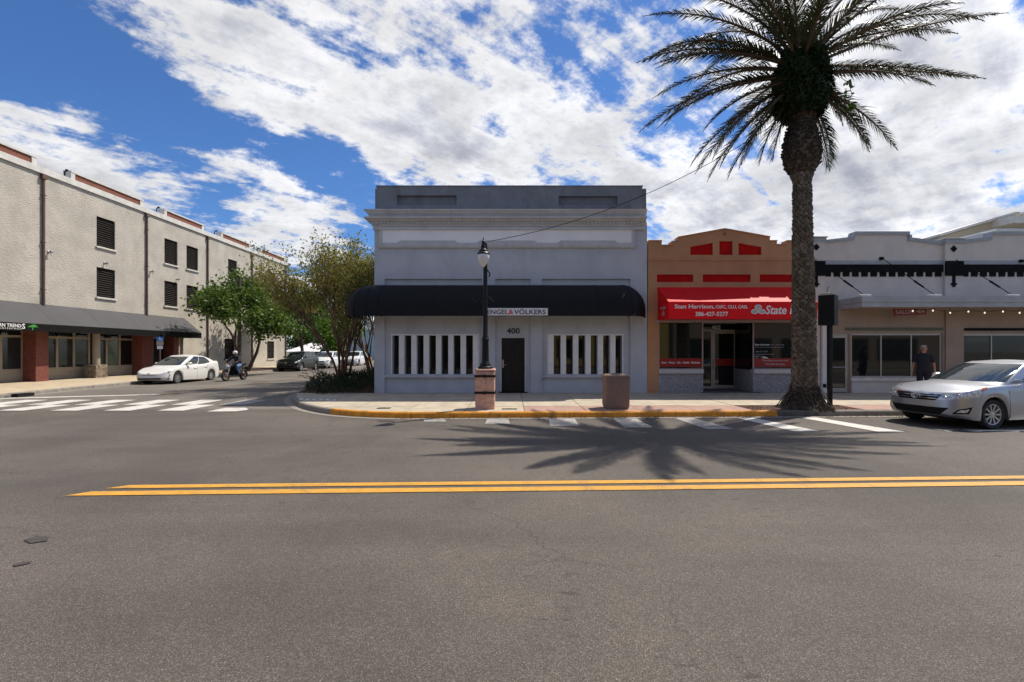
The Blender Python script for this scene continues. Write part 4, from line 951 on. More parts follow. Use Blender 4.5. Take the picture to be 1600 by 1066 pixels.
# shop fronts under the awning (recessed .25 m)
XS = XL - .28
def shop(a, b, mull, mats_, sill=.82, head=2.42, rec=0):
    """a timber shop front between two depths: frame, panes, boarded base"""
    X = XS - rec; q = MB()
    q.box(X - .05, X + .05, a, a + .12, .15, 3.6); q.box(X - .05, X + .05, b - .12, b, .15, 3.6)
    q.box(X - .05, X + .05, a + .12, b - .12, sill - .06, sill); q.box(X - .05, X + .05, a + .12, b - .12, head, head + .12)
    for m_ in mull: q.box(X - .049, X + .049, m_ - .06, m_ + .06, sill, 3.6 if m_ != mull[0] else head)
    f_ = q.build('shop_window', M['beige'], LB)
    e = [a + .12] + [v for m_ in mull for v in (m_ - .06, m_ + .06)] + [b - .12]
    for k in range(0, len(e), 2):
        MB().box(X - .01, X, e[k], e[k + 1], sill, head).build('pane', mats_[(k // 2) % len(mats_)], f_)
        MB().box(X - .01, X, e[k], e[k + 1], head + .12, 3.6).build('transom_pane', M['glass'], f_)
    for k in range(3): MB().box(X - .03, X + .02 - .006 * (k % 2), a, b, .16 + k * (sill - .22) / 3, .155 + (k + 1) * (sill - .22) / 3).build('base_board', M['beige'], f_)
shop(15.0, ly(-12), [18.0, 20.0], [M['glass'], M['glassw']])
shop(ly(-12), ly(45) + .0, [ly(9), ], [M['glass'], M['glassw']])
shop(ly(72), ly(147), [ly(96), ly(122.5)], [M['glass'], M['glassw'], M['glassw']])
shop(ly(156), ly(217), [ly(173), ly(193)], [M['glassw'], M['glassg'], M['glass']])
for (a, b) in ((45.5, 76), (213.5, 240), (266, 278)):
    a, b = px(1, 1), 0
for (xa_, xb_) in ((56, 76), (223, 240), (271.5, 279.5)):
    X = XL + .45; ya = X * FX / (xa_ - CX); yb_ = X * FX / (xb_ - CX)
    MB().box(XL - .34, X, ya, yb_, .15, 3.6).build('brick_pier', M['brick'], LB)
X = XL + .55; yy = X * FX / (153 - CX)
MB().lathe([(.19, .92), (.19, 3.0)], 14, (X - .1, yy, 0)).build('column', M['beige'], LB, smooth=True)
MB().bbox(X - .45, X + .22, yy - .36, yy + .42, .15, .92, .03).build('column_base', M['stone'], LB)
# door bay, lit white panel and dark louvre bay
a, b = ly(242), ly(268); q = MB(); X = XS
for (p, q_, c, e) in ((a, a + .1, .15, 2.75), (b - .1, b, .15, 2.75), (ly(256) - .05, ly(256) + .05, .15, 2.75), (a + .1, b - .1, 2.6, 2.75), (a + .1, b - .1, .15, .24)): q.box(X - .05, X + .05, p, q_, c, e)
dd = q.build('glazed_door', M['alu'], LB)
MB().box(X - .01, X, a + .1, ly(256) - .05, .24, 2.6).build('pane', M['glassw'], dd); MB().box(X - .01, X, ly(256) + .05, b - .1, .24, 2.6).build('pane', M['glass'], dd)
MB().box(XS - .06, XS + .06, ly(217), YE + .1, 2.76, 3.6).build('fascia_wall', M['blackmat'], LB)
MB().box(XS - .1, XS - .02, ly(217) + .01, a - .01, .15, 2.755).build('back_wall', M['blackmat'], LB)
MB().box(XS - .06, XS + .10, b + .01, ly(289), .15, 2.755).build('side_panel', M['stucco'], LB)
MB().box(XL - .34, XL - .28, Y0, YE, 3.6, 3.7).build('head_beam', M['blackmat'], LB)
# charcoal awning
la = thing('long_awning', 'long charcoal fabric awning sloping over the shop fronts of the stucco building', 'awning', (XL, 26, 4.2))
XA = XL + 1.35; zt_, zf_, zl_ = 4.22, 3.10, 2.70
ye = ly(287); y0 = 10.0
N = 9
for k in range(N):
    a = y0 + (ye - y0) * k / N; b = y0 + (ye - y0) * (k + 1) / N - .01
    MB().hexa([(XL + .004, a, zt_ - .02), (XA, a, zf_ - .02), (XA, b, zf_ - .02), (XL + .004, b, zt_ - .02), (XL + .004, a, zt_), (XA, a, zf_), (XA, b, zf_), (XL + .004, b, zt_)]).build('slope_panel', M['greyfab'], la)
MB().box(XA - .02, XA + .002, y0, ye, zl_, zf_ - .021).build('valance', M['blackmat'], la)
q = MB(); q.plate([(XL + .004, zt_), (XA, zf_), (XA, zl_), (XL + .004, zl_)], [], ye + .001, ye + .02, 'y'); q.build('end_panel', M['blackfab'], la)
q = MB()
for k in range(10): y = y0 + .2 + (ye - y0 - .4) * k / 9; q.tube([(XA - .05, y, zl_ + .05), (XL + .02, y, zl_ + .05)], .025, 6); q.tube([(XA - .05, y, zf_ - .06), (XL + .03, y, zt_ - .1)], .025, 6)
q.build('awning_frame', M['gray_metal'], la)
def V(x): return XA * FX / (x - CX)
tl = thing('shop_name_lettering', 'white lettering ending TRENDS with a green tree emblem on the charcoal awning valance', 'sign', (XA, V(20), 2.9))
yr, yl = V(37), V(37) - 1.62
text('MODERN TREND', M['lettw'], tl, (XA + .012, (yl + yr) / 2 - .06, 2.945), width=yr - yl - .1, height=.17, right=(0, 1, 0), bold=.02)
text('S', M['lettw'], tl, (XA + .012, yr - .01, 2.93), width=.13, height=.26, right=(0, 1, 0), bold=.02)
text('F U R N I S H I N G S', M['lettw'], tl, (XA + .012, yr - .70, 2.80), width=1.2, height=.07, right=(0, 1, 0), bold=.01)
gm = mat('green_emblem', (.06, .30, .05), .5); q = MB(); c = V(51)
for k in range(7):
    an = PI * k / 6; e = [(c + .0 + .02 * math.sin(an), 2.92 - .0)]; tip = (c + .27 * math.cos(an), 2.90 + .14 * math.sin(an)); m1 = (c + .14 * math.cos(an + .25), 2.93 + .12 * math.sin(an + .25)); m2 = (c + .14 * math.cos(an - .25), 2.93 + .08 * math.sin(an - .25))
    q.plate([(c, 2.90), m2, tip, m1], [], XA + .006 + k * .001, XA + .014 + k * .001, 'x')
q.box(XA + .004, XA + .012, c - .02, c + .02, 2.77, 2.9); q.build('emblem', gm, tl)

# ------------------------------------------------------------------ palm
PB = Vector((8.2, 12.75, .14)); s_ = PB.y / FX
palm = thing('palm_tree', 'tall date palm with ferns in its crown, standing by the kerb before the red awning', 'tree', tuple(PB))
def pc(z): return Vector((PB.x - .012 * (z - .14), PB.y, z))
prof = [(.14, .66), (.20, .56), (.30, .46), (.45, .37), (.65, .31), (1.0, .295), (2.5, .275), (4.2, .245), (5.6, .222), (6.5, .212), (6.7, .28), (6.9, .41), (7.2, .45), (7.55, .43), (7.85, .34), (8.1, .29), (8.4, .33), (8.9, .42), (9.6, .45), (10.1, .40), (10.35, .2)]
def pr_(z):
    for (a, r1), (b, r2) in zip(prof, prof[1:]):
        if a <= z <= b: return r1 + (r2 - r1) * (z - a) / (b - a)
    return .1
mb = MB(); rs = []; zz = .14
while zz < 10.35:
    c = pc(zz); r = pr_(zz) - .02; rs.append([(c.x + r * math.cos(2 * PI * k / 28), c.y + r * math.sin(2 * PI * k / 28), zz) for k in range(28)]); zz += .12
mb.rings(rs); mb.build('trunk', M['bark_p'], palm, smooth=True)
# leaf-base scales in spiral rows
sc = MB(); row = 0; zz = .55
while zz < 6.7:
    r = pr_(zz); n = 13; c = pc(zz)
    for k in range(n):
        a = 2 * PI * (k + .5 * (row % 2)) / n + row * .05 + random.uniform(-.06, .06); w_ = PI / n * 1.02; j = random.uniform(.3, 1.7); h_ = .058 * random.uniform(.5, 1.4); w_ *= random.uniform(.7, 1.1); zz += random.uniform(-.006, .006)
        def q3(aa, rr, z): return (c.x + rr * math.cos(aa), c.y + rr * math.sin(aa), z)
        ro = r + .026 * j
        sc.hexa([q3(a - w_, r - .05, zz - .05), q3(a + w_, r - .05, zz - .05), q3(a + w_ * .75, r - .03, zz + h_), q3(a - w_ * .75, r - .03, zz + h_),
                 q3(a - w_ * .9, r + .012, zz - .045), q3(a + w_ * .9, r + .012, zz - .045), q3(a + w_ * .55, ro, zz + h_ * .75), q3(a - w_ * .55, ro, zz + h_ * .75)])
    row += 1; zz += .056
sc.build('trunk_scales', M['scale'], palm, kind='stuff')
bt = MB(); zz = 6.7; row = 0
while zz < 8.25:
    r = pr_(zz); n = 15; c = pc(zz)
    for k in range(n):
        a = 2 * PI * (k + .5 * (row % 2)) / n + random.uniform(-.1, .1); ln = random.uniform(.07, .16); t_ = random.uniform(.05, .085)
        dr_ = Vector((math.cos(a), math.sin(a), .75)).normalized(); o = c + Vector((math.cos(a), math.sin(a), 0)) * (r - .05); sd_ = Vector((-math.sin(a), math.cos(a), 0)); u_ = dr_.cross(sd_)
        P = [o + sd_ * x * t_ + u_ * y * .03 for x, y in ((-1, -1), (1, -1), (1, 1), (-1, 1))] + [o + dr_ * ln + sd_ * x * t_ * .6 + u_ * y * .02 for x, y in ((-1, -1), (1, -1), (1, 1), (-1, 1))]
        bt.hexa(P)
    row += 1; zz += .10
bt.build('cut_leaf_boots', M['bark_pd'], palm, kind='stuff')
rt = MB()
for k in range(170):
    a = random.uniform(0, 2 * PI); r0 = random.uniform(.26, .36); z0_ = random.uniform(.16, .78) ** 1.2; r1 = r0 + (z0_ - .1) * random.uniform(.25, .72)
    p0 = Vector((PB.x + r0 * math.cos(a), PB.y + r0 * math.sin(a), z0_)); a2 = a + random.uniform(-.6, .6); p1 = Vector((PB.x + r1 * math.cos(a2), PB.y + r1 * math.sin(a2), .135))
    rt.tube([p0, (p0 + p1) / 2 + Vector((math.cos(a) * .03, math.sin(a) * .03, -.02)), p1], [.012, random.uniform(.012, .024), .012], 4)
rt.build('surface_roots', M['root'], palm, kind='stuff')
n = 11000; a = RS.uniform(0, 2 * PI, n); h_ = RS.rand(n) ** 1.3; zq = .14 + h_ * .6; rr0 = np.interp(zq, [.14, .20, .30, .45, .65, .8], [.66, .56, .46, .37, .32, .31]) * (1 + .07 * np.sin(a * 5 + 1) + .05 * np.sin(a * 11)) + RS.normal(size=n) * .02
leaves('root_fibres', np.stack([PB.x + rr0 * np.cos(a), PB.y + rr0 * np.sin(a), .14 + h_ * .62], 1), .07, M['root_f'], palm, aspect=.35)
# fronds
def frond(az, el, L, droop, seed, start=None, wid=1.0, twist=0.0):
    rnd = random.Random(seed); n = 15
    P = []; p = Vector((0, 0, 0)); e = el
    base = start
    d0 = Vector((math.sin(az) * math.cos(el), math.cos(az) * math.cos(el), math.sin(el)))
    p = Vector(base); P.append(p.copy())
    for k in range(1, n + 1):
        t = k / n; e2 = el - droop * t ** 1.25; az2 = az + twist * t
        p = p + Vector((math.sin(az2) * math.cos(e2), math.cos(az2) * math.cos(e2), math.sin(e2))) * (L / n); P.append(p.copy())
    r = MB(); r.tube(P, [.042 * (1 - k / n) + .006 for k in range(n + 1)], 5); fo = r.build('frond', M['rachis'], palm)
    V_ = []; nl = int(92 * L / 4.5)
    for side_ in (-1, 1):
        for i in range(nl):
            t = .10 + .90 * (i + rnd.random() * .6) / nl; k = min(n - 1, int(t * n)); f_ = t * n - k
            o = P[k].lerp(P[k + 1], f_); tg = (P[k + 1] - P[k]).normalized(); sd_ = tg.cross(Vector((0, 0, 1))).normalized() * side_
            nu = sd_.cross(tg).normalized() * side_ * -1
            if nu.z < 0: nu = -nu
            ln = wid * (.47 * math.sin(PI * min(1, .12 + t * .93)) ** .55 + .06) * rnd.uniform(.8, 1.1)
            dr_ = (tg * (.85 + .5 * t) + sd_ * (.92 - .35 * t) + nu * rnd.uniform(.05, .45)).normalized()
            a = o; m1 = o + dr_ * ln * .55; e_ = o + dr_ * ln + Vector((0, 0, -ln * rnd.uniform(.10, .35)))
            wv = tg * .021
            V_ += [a - wv * .6, a + wv * .6, m1 + wv, m1 - wv, m1 - wv, m1 + wv, e_ + wv * .12, e_ - wv * .12]
    off = np.array(OFF[palm.name]); A_ = np.array([tuple(v) for v in V_]) - off; m = len(A_) // 4
    me = bpy.data.meshes.new('leaflets'); me.vertices.add(len(A_)); me.vertices.foreach_set('co', A_.astype(np.float32).ravel())
    me.loops.add(len(A_)); me.loops.foreach_set('vertex_index', np.arange(len(A_), dtype=np.int32)); me.polygons.add(m); me.polygons.foreach_set('loop_start', np.arange(0, len(A_), 4, dtype=np.int32)); me.update(calc_edges=True)
    me.materials.append(M['frond']); o = bpy.data.objects.new('leaflets', me); COL.objects.link(o); o.parent = fo; o['kind'] = 'stuff'
def at(z, az, r=.32): c = pc(z); return (c.x + r * math.sin(az), c.y + r * math.cos(az), z)
FR = []
rr = random.Random(3)
# azimuth: 0 = away from the camera, 90 = right, 180 = towards it, 270 = left   (az, el, length, droop, start height)
for (az, el, L, dp, z) in ((92, 24, 5.4, 22, 9.75), (80, 11, 5.3, 20, 9.7), (97, 2, 4.2, 20, 9.45), (84, 30, 5.0, 36, 9.9), (103, 43, 4.6, 20, 9.9),
        (88, -20, 3.1, 34, 9.2), (68, -6, 3.4, 36, 9.35), (120, -6, 2.8, 36, 9.4), (275, 22, 3.9, 44, 9.75), (262, 14, 4.2, 44, 9.7), (285, 4, 4.3, 38, 9.55),
        (270, -2, 4.1, 40, 9.4), (255, -14, 3.4, 36, 9.25), (290, -18, 3.3, 38, 9.2), (268, -32, 3.0, 34, 9.05), (248, -32, 2.7, 34, 9.05), (300, -38, 2.6, 30, 8.9),
        (262, -52, 2.2, 26, 8.85), (268, -66, 1.8, 15, 8.75), (97, -64, 1.8, 18, 8.75), (105, -36, 2.3, 34, 8.95),
        (30, -10, 3.3, 36, 9.4), (0, -4, 3.6, 34, 9.5), (-35, -10, 3.5, 38, 9.4), (-60, -28, 3.1, 36, 9.1), (60, -34, 2.4, 36, 9.0),
        (278, 45, 4.6, 46, 9.9), (292, 36, 4.4, 48, 9.8), (285, 60, 4.5, 50, 10.0), (262, 62, 4.3, 56, 10.0), (75, 52, 4.6, 46, 9.9), (62, 60, 4.5, 50, 10.0), (66, 38, 4.6, 40, 9.8), (300, 26, 3.9, 46, 9.7)):
    FR.append((az, el, L, dp, z))
for k in range(25):
    az = k * 137.5 + rr.uniform(-12, 12); el = 18 + 66 * ((k + .5) / 25) ** .8
    f_ = max(0, -math.cos(R(az))); FR.append((az, el, rr.uniform(3.9, 4.7) * (1 - .38 * f_), rr.uniform(55, 82), 9.6 + .4 * (k / 25)))
for i, (az, el, L, dp, z) in enumerate(FR):
    a = R(az); frond(a, R(el), L, R(dp), i, at(z, a, .30 if z < 9.9 else .15), wid=rr.uniform(.9, 1.12), twist=rr.uniform(-.15, .15))
# ferns growing round the crown base
n = 15000; zz = RS.uniform(8.3, 10.15, n); a = RS.uniform(0, 2 * PI, n); base = .40 + .27 * np.sin(PI * np.clip((zz - 8.0) / 2.3, 0, 1)) ** .8
r = base * (.55 + .5 * RS.rand(n) ** .5); r *= 1 + .12 * np.sin(a * 5 + zz * 6)
C = np.stack([PB.x - .1 + r * np.cos(a), PB.y + r * np.sin(a), zz], 1)
leaves('ferns', C, .15, M['fern'], palm, aspect=.22, up=-.6)
vt = MB(); pts = [(PB.x + .75, PB.y - .35, 9.2), (PB.x + .95, PB.y - .4, 9.0), (PB.x + 1.02, PB.y - .4, 8.7), (PB.x + .92, PB.y - .4, 8.45)]
vt.tube(pts, .008, 5); vo = vt.build('vine_stem', M['fern'], palm)
leaves('vine_leaves', [Vector(pts[1]) + Vector((random.uniform(-.18, .12), random.uniform(-.1, .1), random.uniform(-.75, .15))) for _ in range(26)], .14, M['leaf_b'], palm, aspect=.7, kind=None)
q = MB(); c1 = Vector((-.68, 12.4, 4.72)); c2 = pc(8.2) + Vector((-.35, -.15, .15)); pts = [c1.lerp(c2, t / 24) - Vector((0, 0, .55 * 4 * (t / 24) * (1 - t / 24))) for t in range(25)]
q.tube(pts, .0085, 5); cb_ = q.build('overhead_cable', M['blackmat']); tag(cb_, 'thin black cable sagging from the street lamp top to the palm crown', 'cable')

# ------------------------------------------------------------------ street lamp on its pink pedestal
YLm = gy(640, .15); lx = px(757.5, YLm)
lp_ = thing('street_lamp', 'black post street lamp with teardrop glass globe on a banded pink stone pedestal', 'street lamp', (lx, YLm, .15))
k = YLm / FX; hw = .262; zt_ = pz(577, YLm)
MB().bbox(lx - hw, lx + hw, YLm, YLm + 2 * hw, .15, zt_ - .055, .02).build('pedestal', M['pinkstone'], lp_)
yc_ = YLm + hw
MB().bbox(lx - hw - .02, lx + hw + .02, YLm - .02, YLm + 2 * hw + .02, zt_ - .054, zt_, .015).build('pedestal_cap', M['pinkstone'], lp_)
for zz in (pz(589.5, YLm), pz(615.5, YLm)):
    b_ = MB().bbox(lx - hw - .022, lx + hw + .022, YLm - .022, YLm + 2 * hw + .022, zz, zz + .06, .008).build('metal_band', M['black'], lp_)
    MB().lathe([(.035, 0), (.05, -.012), (.045, -.03), (.0, -.035)], 10, (lx, YLm - .02, zz + .03), 'y').build('boss', M['black'], b_)
pr2 = [(.20, 0), (.20, .05), (.15, .08), (.15, .12), (.11, .17), (.095, .24), (.085, .75), (.10, .78), (.10, .84), (.075, .87), (.085, .90), (.07, .93), (.065, 1.5), (.056, 2.9), (.052, 3.18)]
MB().lathe([(r, z) for r, z in pr2], 18, (lx, yc_, zt_ + .001)).build('post', M['black'], lp_, smooth=True, ang=40)
q = MB()
for j in range(12):
    a = j * PI / 6; q.tube([(lx + .088 * math.cos(a), yc_ + .088 * math.sin(a), zt_ + .22), (lx + .078 * math.cos(a), yc_ + .078 * math.sin(a), zt_ + .74)], .011, 5)
q.build('post_fluting', M['black'], lp_)
gx, gyy = lx - .035, yc_ - .30; zg = pz(418, gyy); zcap = pz(396.5, gyy); ztop = pz(376.5, gyy)
q = MB(); q.tube([(lx, yc_, zt_ + 3.17), (lx + .03, yc_ - .02, ztop - .16), (lx + .02, yc_ - .10, ztop - .02), (gx, gyy + .06, ztop - .02), (gx, gyy, ztop - .14)], .030, 8)
for t in range(9): a = t * PI / 5; q.tube([(lx + .01 + .05 * math.cos(a) * (1 - t / 12), yc_ - .05, ztop - .36 + .05 * math.sin(a) + t * .025), (lx + .01 + .05 * math.cos(a + .6) * (1 - t / 12), yc_ - .05, ztop - .36 + .05 * math.sin(a + .6) + t * .025 + .02)], .013, 5)
q.build('scroll_bracket', M['black'], lp_)
MB().lathe([(.165, zcap - .03), (.17, zcap), (.15, zcap + .03), (.13, zcap + .045), (.12, zcap + .09), (.075, zcap + .13), (.06, zcap + .23), (.045, zcap + .29), (.05, zcap + .33), (.02, zcap + .37), (.015, zcap + .43), (0, zcap + .45)], 18, (gx, gyy, 0)).build('lamp_cap', M['black'], lp_, smooth=True)
H = zcap - .03 - zg
MB().lathe([(0, zg), (.03, zg + .02), (.07, zg + .07), (.12, zg + .14), (.155, zg + .22), (.163, zg + .30), (.155, zcap - .03)], 24, (gx, gyy, 0), cap=False).build('glass_globe', M['globe'], lp_, smooth=True)
q = MB(); q.tube([(lx + .06, yc_ - .02, zg - .02), (lx + .13, yc_ - .04, zg - .14), (lx + .10, yc_, zg - .2)], .02, 6); q.build('photocell', M['black'], lp_)
q = MB(); zz = pz(470, yc_)
for sg_ in (-1, 1):
    pts = [(lx + sg_ * (.02 + .36 * t / 10), yc_ - .03, zz + .06 + .05 * math.sin(t * .8) - .05 * (t > 5)) for t in range(11)]; q.tube(pts, .008, 5)
    pts = [(lx + sg_ * (.05 + .17 * math.cos(t * .5)) , yc_ - .05, zz - .02 + .06 * math.sin(t * .5)) for t in range(9)]; q.tube(pts, .006, 5)
q.build('banner_bracket', M['black'], lp_)

# trash bin
yb_ = gy(640, .15) - .02; bx = px(966, yb_)
tb = thing('trash_bin', 'square brown exposed-aggregate concrete litter bin on the pavement by the yellow kerb', 'trash bin', (bx, yb_ + .3, .15))
zt_ = pz(587.5, yb_); hb = .325
mb = MB(); mb.rings([[(bx + x * a, yb_ + .32 + y * a, z) for x, y in ((-1, -.93), (-.93, -1), (.93, -1), (1, -.93), (1, .93), (.93, 1), (-.93, 1), (-1, .93))] for a, z in ((hb * .86, .15), (hb * .94, .21), (hb * .97, .3), (hb * .97, zt_ - .04), (hb, zt_ - .035), (hb * 1.0, zt_))])
mb.build('bin_body', M['brownagg'], tb)
MB().bbox(bx - hb + .03, bx + hb - .03, yb_ + .04, yb_ + .60, zt_ + .001, zt_ + .03, .02).build('bin_lid', M['brownagg'], tb)
MB().lathe([(.17, zt_ + .0), (.18, zt_ + .05), (.13, zt_ + .055), (.12, zt_ + .032)], 18, (bx, yb_ + .32, 0)).build('opening_rim', M['kerbdark'], tb, smooth=True)

# black sign on a post
ys = gy(634, .15) + .05; sx = px(1296.5, ys)
bs = thing('black_post_sign', 'black cabinet sign on a slim black post right of the palm trunk', 'sign', (sx, ys, .15))
z0_, z1_ = pz(508.5, ys), pz(462, ys); cxs = px(1293, ys)
MB().bbox(sx - .055, sx + .055, ys - .055, ys + .055, .15, z1_ - .1, .012).build('post', M['black'], bs)
mb = MB(); a = .20; Rm = Matrix.Rotation(R(42), 4, 'Z')
pts = [(-a, -a), (a, -a), (a, a), (-a, a)]
mb.rings([[tuple(Vector((cxs, ys - .02, 0)) + Rm @ Vector((x * f, y * f, z))) for x, y in pts] for f, z in ((1, z0_), (1, z1_), (.6, z1_ + .07), (.15, z1_ + .10))]); mb.build('cabinet', M['black'], bs)
q = MB(); q.tube([(cxs - .03, ys, z1_ + .08), (cxs + .0, ys, z1_ + .2), (cxs + .05, ys, z1_ + .27)], .008, 5); q.build('cable_stub', M['blackmat'], bs)

# ------------------------------------------------------------------ trees
def grow(mb, p, d_, L, r, depth, tips, rnd, spread=.5, gravity=0.0, kids=(2, 3), shrink=.72, sides=5):
    n = 3; pts = [p.copy()]; dd = d_.copy()
    for k in range(n):
        dd = (dd + Vector((rnd.gauss(0, .10), rnd.gauss(0, .10), rnd.gauss(0, .06) + gravity))).normalized(); pts.append(pts[-1] + dd * L / n)
    r1 = r * (.62 if depth else .3)
    mb.tube(pts, [r + (r1 - r) * k / n for k in range(n + 1)], sides, cap=False)
    if depth <= 1: tips += [(pts[k].copy(), dd.copy()) for k in (1, 2, 3)]
    if depth == 0: return
    for k in range(rnd.choice(kids)):
        ax = dd.orthogonal().normalized(); ax.rotate(Matrix.Rotation(rnd.uniform(0, 2 * PI), 3, dd)); nd = dd.copy(); nd.rotate(Matrix.Rotation(spread * rnd.uniform(.5, 1.25), 3, ax))
        st_ = pts[-1] if k < 2 else pts[-2]
        grow(mb, st_, nd, L * shrink * rnd.uniform(.8, 1.15), r1, depth - 1, tips, rnd, spread, gravity, kids, shrink, 4 if depth < 3 else sides)
def tree(name, label, base, trunks, L, r, depth, leaf, size, per, seed, barkm, spread=.5, gravity=.02, kids=(2, 3), shrink=.74, clump=.35, lean=.25, group=None, aspect=.55):
    t = thing(name, label, 'tree', base, group=group); rnd = random.Random(seed); mb = MB(); tips = []
    for k in range(trunks):
        a = 2 * PI * k / max(1, trunks) + rnd.uniform(-.4, .4); ln = lean * rnd.uniform(.6, 1.2) if trunks > 1 else rnd.uniform(0, .08)
        d_ = Vector((math.cos(a) * ln, math.sin(a) * ln, 1)).normalized()
        o = Vector(base) + Vector((math.cos(a), math.sin(a), 0)) * (.16 if trunks > 1 else 0)
        grow(mb, o, d_, L, r, depth, tips, rnd, spread, gravity, kids, shrink, 7)
    mb.build('trunk', barkm, t, smooth=True, ang=80)
    C = []
    for p, d_ in tips:
        for _ in range(per):
            u = Vector((rnd.gauss(0, 1), rnd.gauss(0, 1), rnd.gauss(0, .8))) * clump; C.append(tuple(p + u * rnd.random() ** .3))
    leaves('crown', C, size, leaf, t, aspect=aspect); return t, len(C)
tree('street_tree', 'green oak-like street tree with two low trunks behind the motorcyclist', (-20.6, 35.2, .18), 2, 2.4, .15, 5, M['leaf_a'], .24, 20, 11, M['bark'], spread=.62, gravity=.0, lean=.42, clump=.5, shrink=.74, group='street trees along the stucco building')
tree('street_tree', 'bright green street tree with one straight trunk rising behind the black car', (-20.5, 44.7, .18), 1, 2.6, .19, 5, M['leaf_b'], .27, 22, 5, M['bark'], spread=.62, gravity=.02, clump=.6, shrink=.78, kids=(2, 3, 3), group='street trees along the stucco building')
tree('street_tree', 'darker green tree farther down the street above the parked white cars', (-21.0, 55.0, .18), 1, 2.0, .17, 5, M['leaf_b'], .33, 22, 21, M['bark'], spread=.75, gravity=-.02, clump=.75, shrink=.78, kids=(2, 3, 3), group='street trees along the stucco building')
tree('crepe_myrtle', 'airy crepe myrtle with reddish fanning stems at the left end of the shrub bed', (-8.2, 22.0, .14), 7, 1.75, .075, 6, M['leaf_m'], .11, 3, 31, M['bark_m'], spread=.32, gravity=.035, lean=.27, clump=.26, shrink=.78, group='crepe myrtles in the shrub bed')
tree('crepe_myrtle', 'crepe myrtle with many thin stems next to the grey building wall behind the black awning', (-7.9, 26.0, .14), 6, 1.75, .075, 6, M['leaf_m'], .11, 3, 44, M['bark_m'], spread=.34, gravity=.035, lean=.28, clump=.28, shrink=.78, group='crepe myrtles in the shrub bed')
# low shrubs along the bed: one mass nobody could count
C = []; rnd = random.Random(5)
for _ in range(26000):
    y = rnd.uniform(16.7, 40); x0_ = np.interp(y, [16.7, 17.4, 18.5, 20, 22, 40], [-7.2, -8.05, -8.45, -8.75, -8.85, -8.85]); x1_ = np.interp(y, [16.7, 17.2, 17.5], [-6.6, -5.35, -5.3])
    if y > 24 and rnd.random() < .45: continue
    x = rnd.uniform(x0_ + .05, x1_); h_ = .14 + (.50 + .12 * math.sin(x * 3 + y * 2) + .1 * math.sin(y * 5.1 - x * 2)) * min(1, (y - 16.5) * 1.3, (x - x0_ + .15) * 2.2)
    C.append((x, y, .14 + (h_ - .10) * rnd.random() ** .45))
sh = leaves('shrubs', C, .13, M['leaf_s'], None, aspect=.2, up=-1.2, kind='stuff'); tag(sh, 'dark low grassy shrubs filling the bed beside the grey building', 'shrubs')
t = thing('bare_shrub', 'nearly leafless pinkish shrub sticking out of the left end of the shrub bed', 'shrub', (-8.0, 19.0, .14)); mb = MB(); tips = []; rnd = random.Random(2)
for k in range(7): a = rnd.uniform(0, 2 * PI); grow(mb, Vector((-8.0, 19.0, .14)), Vector((math.cos(a) * .7 - .35, math.sin(a) * .5, 1)).normalized(), .40, .018, 4, tips, rnd, .55, -.02, (2, 2, 3), .8, 4)
mb.build('stems', M['bark_m'], t); leaves('leaves', [tuple(p) for p, d_ in tips[::3]], .04, M['leaf_m'], t)

n = 700; xl = RS.uniform(-3, 11.5, n); dl = np.abs(RS.normal(size=n)) * .10 + .01
C = np.stack([xl, np.array([kmain(v) for v in xl]) - dl, np.full(n, .016)], 1); m2_ = 500; xl = RS.uniform(6.5, 9.5, m2_)
C = np.vstack([C, np.stack([xl, RS.uniform(12.4, 13.2, m2_), np.full(m2_, .146)], 1)])
lt_ = leaves('leaf_litter', C, .035, leafmat('dry_leaf', [(.10, .035, .02), (.16, .08, .04), (.22, .13, .07)], .1, .8), None, aspect=.6, up=.7); tag(lt_, 'dry brown leaf litter along the kerb foot and in the palm pit', 'leaf litter')
# far end of the side street
for (x, y, h_, r_, sd) in ((-50, 112, 9, 7, 1), (-36, 118, 11, 8, 2), (-24, 110, 8.5, 7, 3), (-12, 120, 12, 8, 4), (0, 116, 9, 8, 5), (-64, 120, 12, 9, 6)):
    t = thing('far_tree', ['broad green tree beyond the white tent, farthest left', 'tall green tree right behind the white tent', 'round green tree over the far grass verge', 'high green tree rising behind the pale blue house', 'low green tree hidden mostly by the grey building', 'wide green tree behind the far corner of the stucco building'][sd - 1], 'tree', (x, y, 0), group='trees at the far end of the side street')
    mb = MB(); tips = []; rnd = random.Random(sd); grow(mb, Vector((x, y, 0)), Vector((0, 0, 1)), h_ * .3, .3, 4, tips, rnd, .7, 0, (3, 3), .78, 6)
    mb.build('trunk', M['bark'], t); leaves('crown', [tuple(p + Vector((rnd.gauss(0, 1), rnd.gauss(0, 1), rnd.gauss(0, .8))) * 1.1) for p, d_ in tips for _ in range(10)], .6, M['leaf_far'], t)
t = thing('white_tent', 'large white pitched tent roof at the end of the side street', 'tent', (px(480, 76), 76, 0))
x0_, x1_ = px(452, 76), px(503, 76); zr = pz(535, 76); ze = pz(549.5, 76)
mb = MB(); mb.hexa([(x0_ - 1, 76, ze), (x1_, 76, ze), (x1_, 88, ze), (x0_ - 1, 88, ze), (x0_ + 1, 82, zr), (x1_ - 3, 82, zr), (x1_ - 3, 82.3, zr), (x0_ + 1, 82.3, zr)]); mb.build('roof', M['roofw'], t)
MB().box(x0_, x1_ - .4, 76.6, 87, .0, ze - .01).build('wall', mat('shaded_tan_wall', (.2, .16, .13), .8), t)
q = MB()
for k in range(6): x = x0_ + (x1_ - x0_ - .3) * k / 5; q.tube([(x, 76.2, 0), (x, 76.2, ze)], .06, 6)
q.build('tent_poles', M['white'], t)
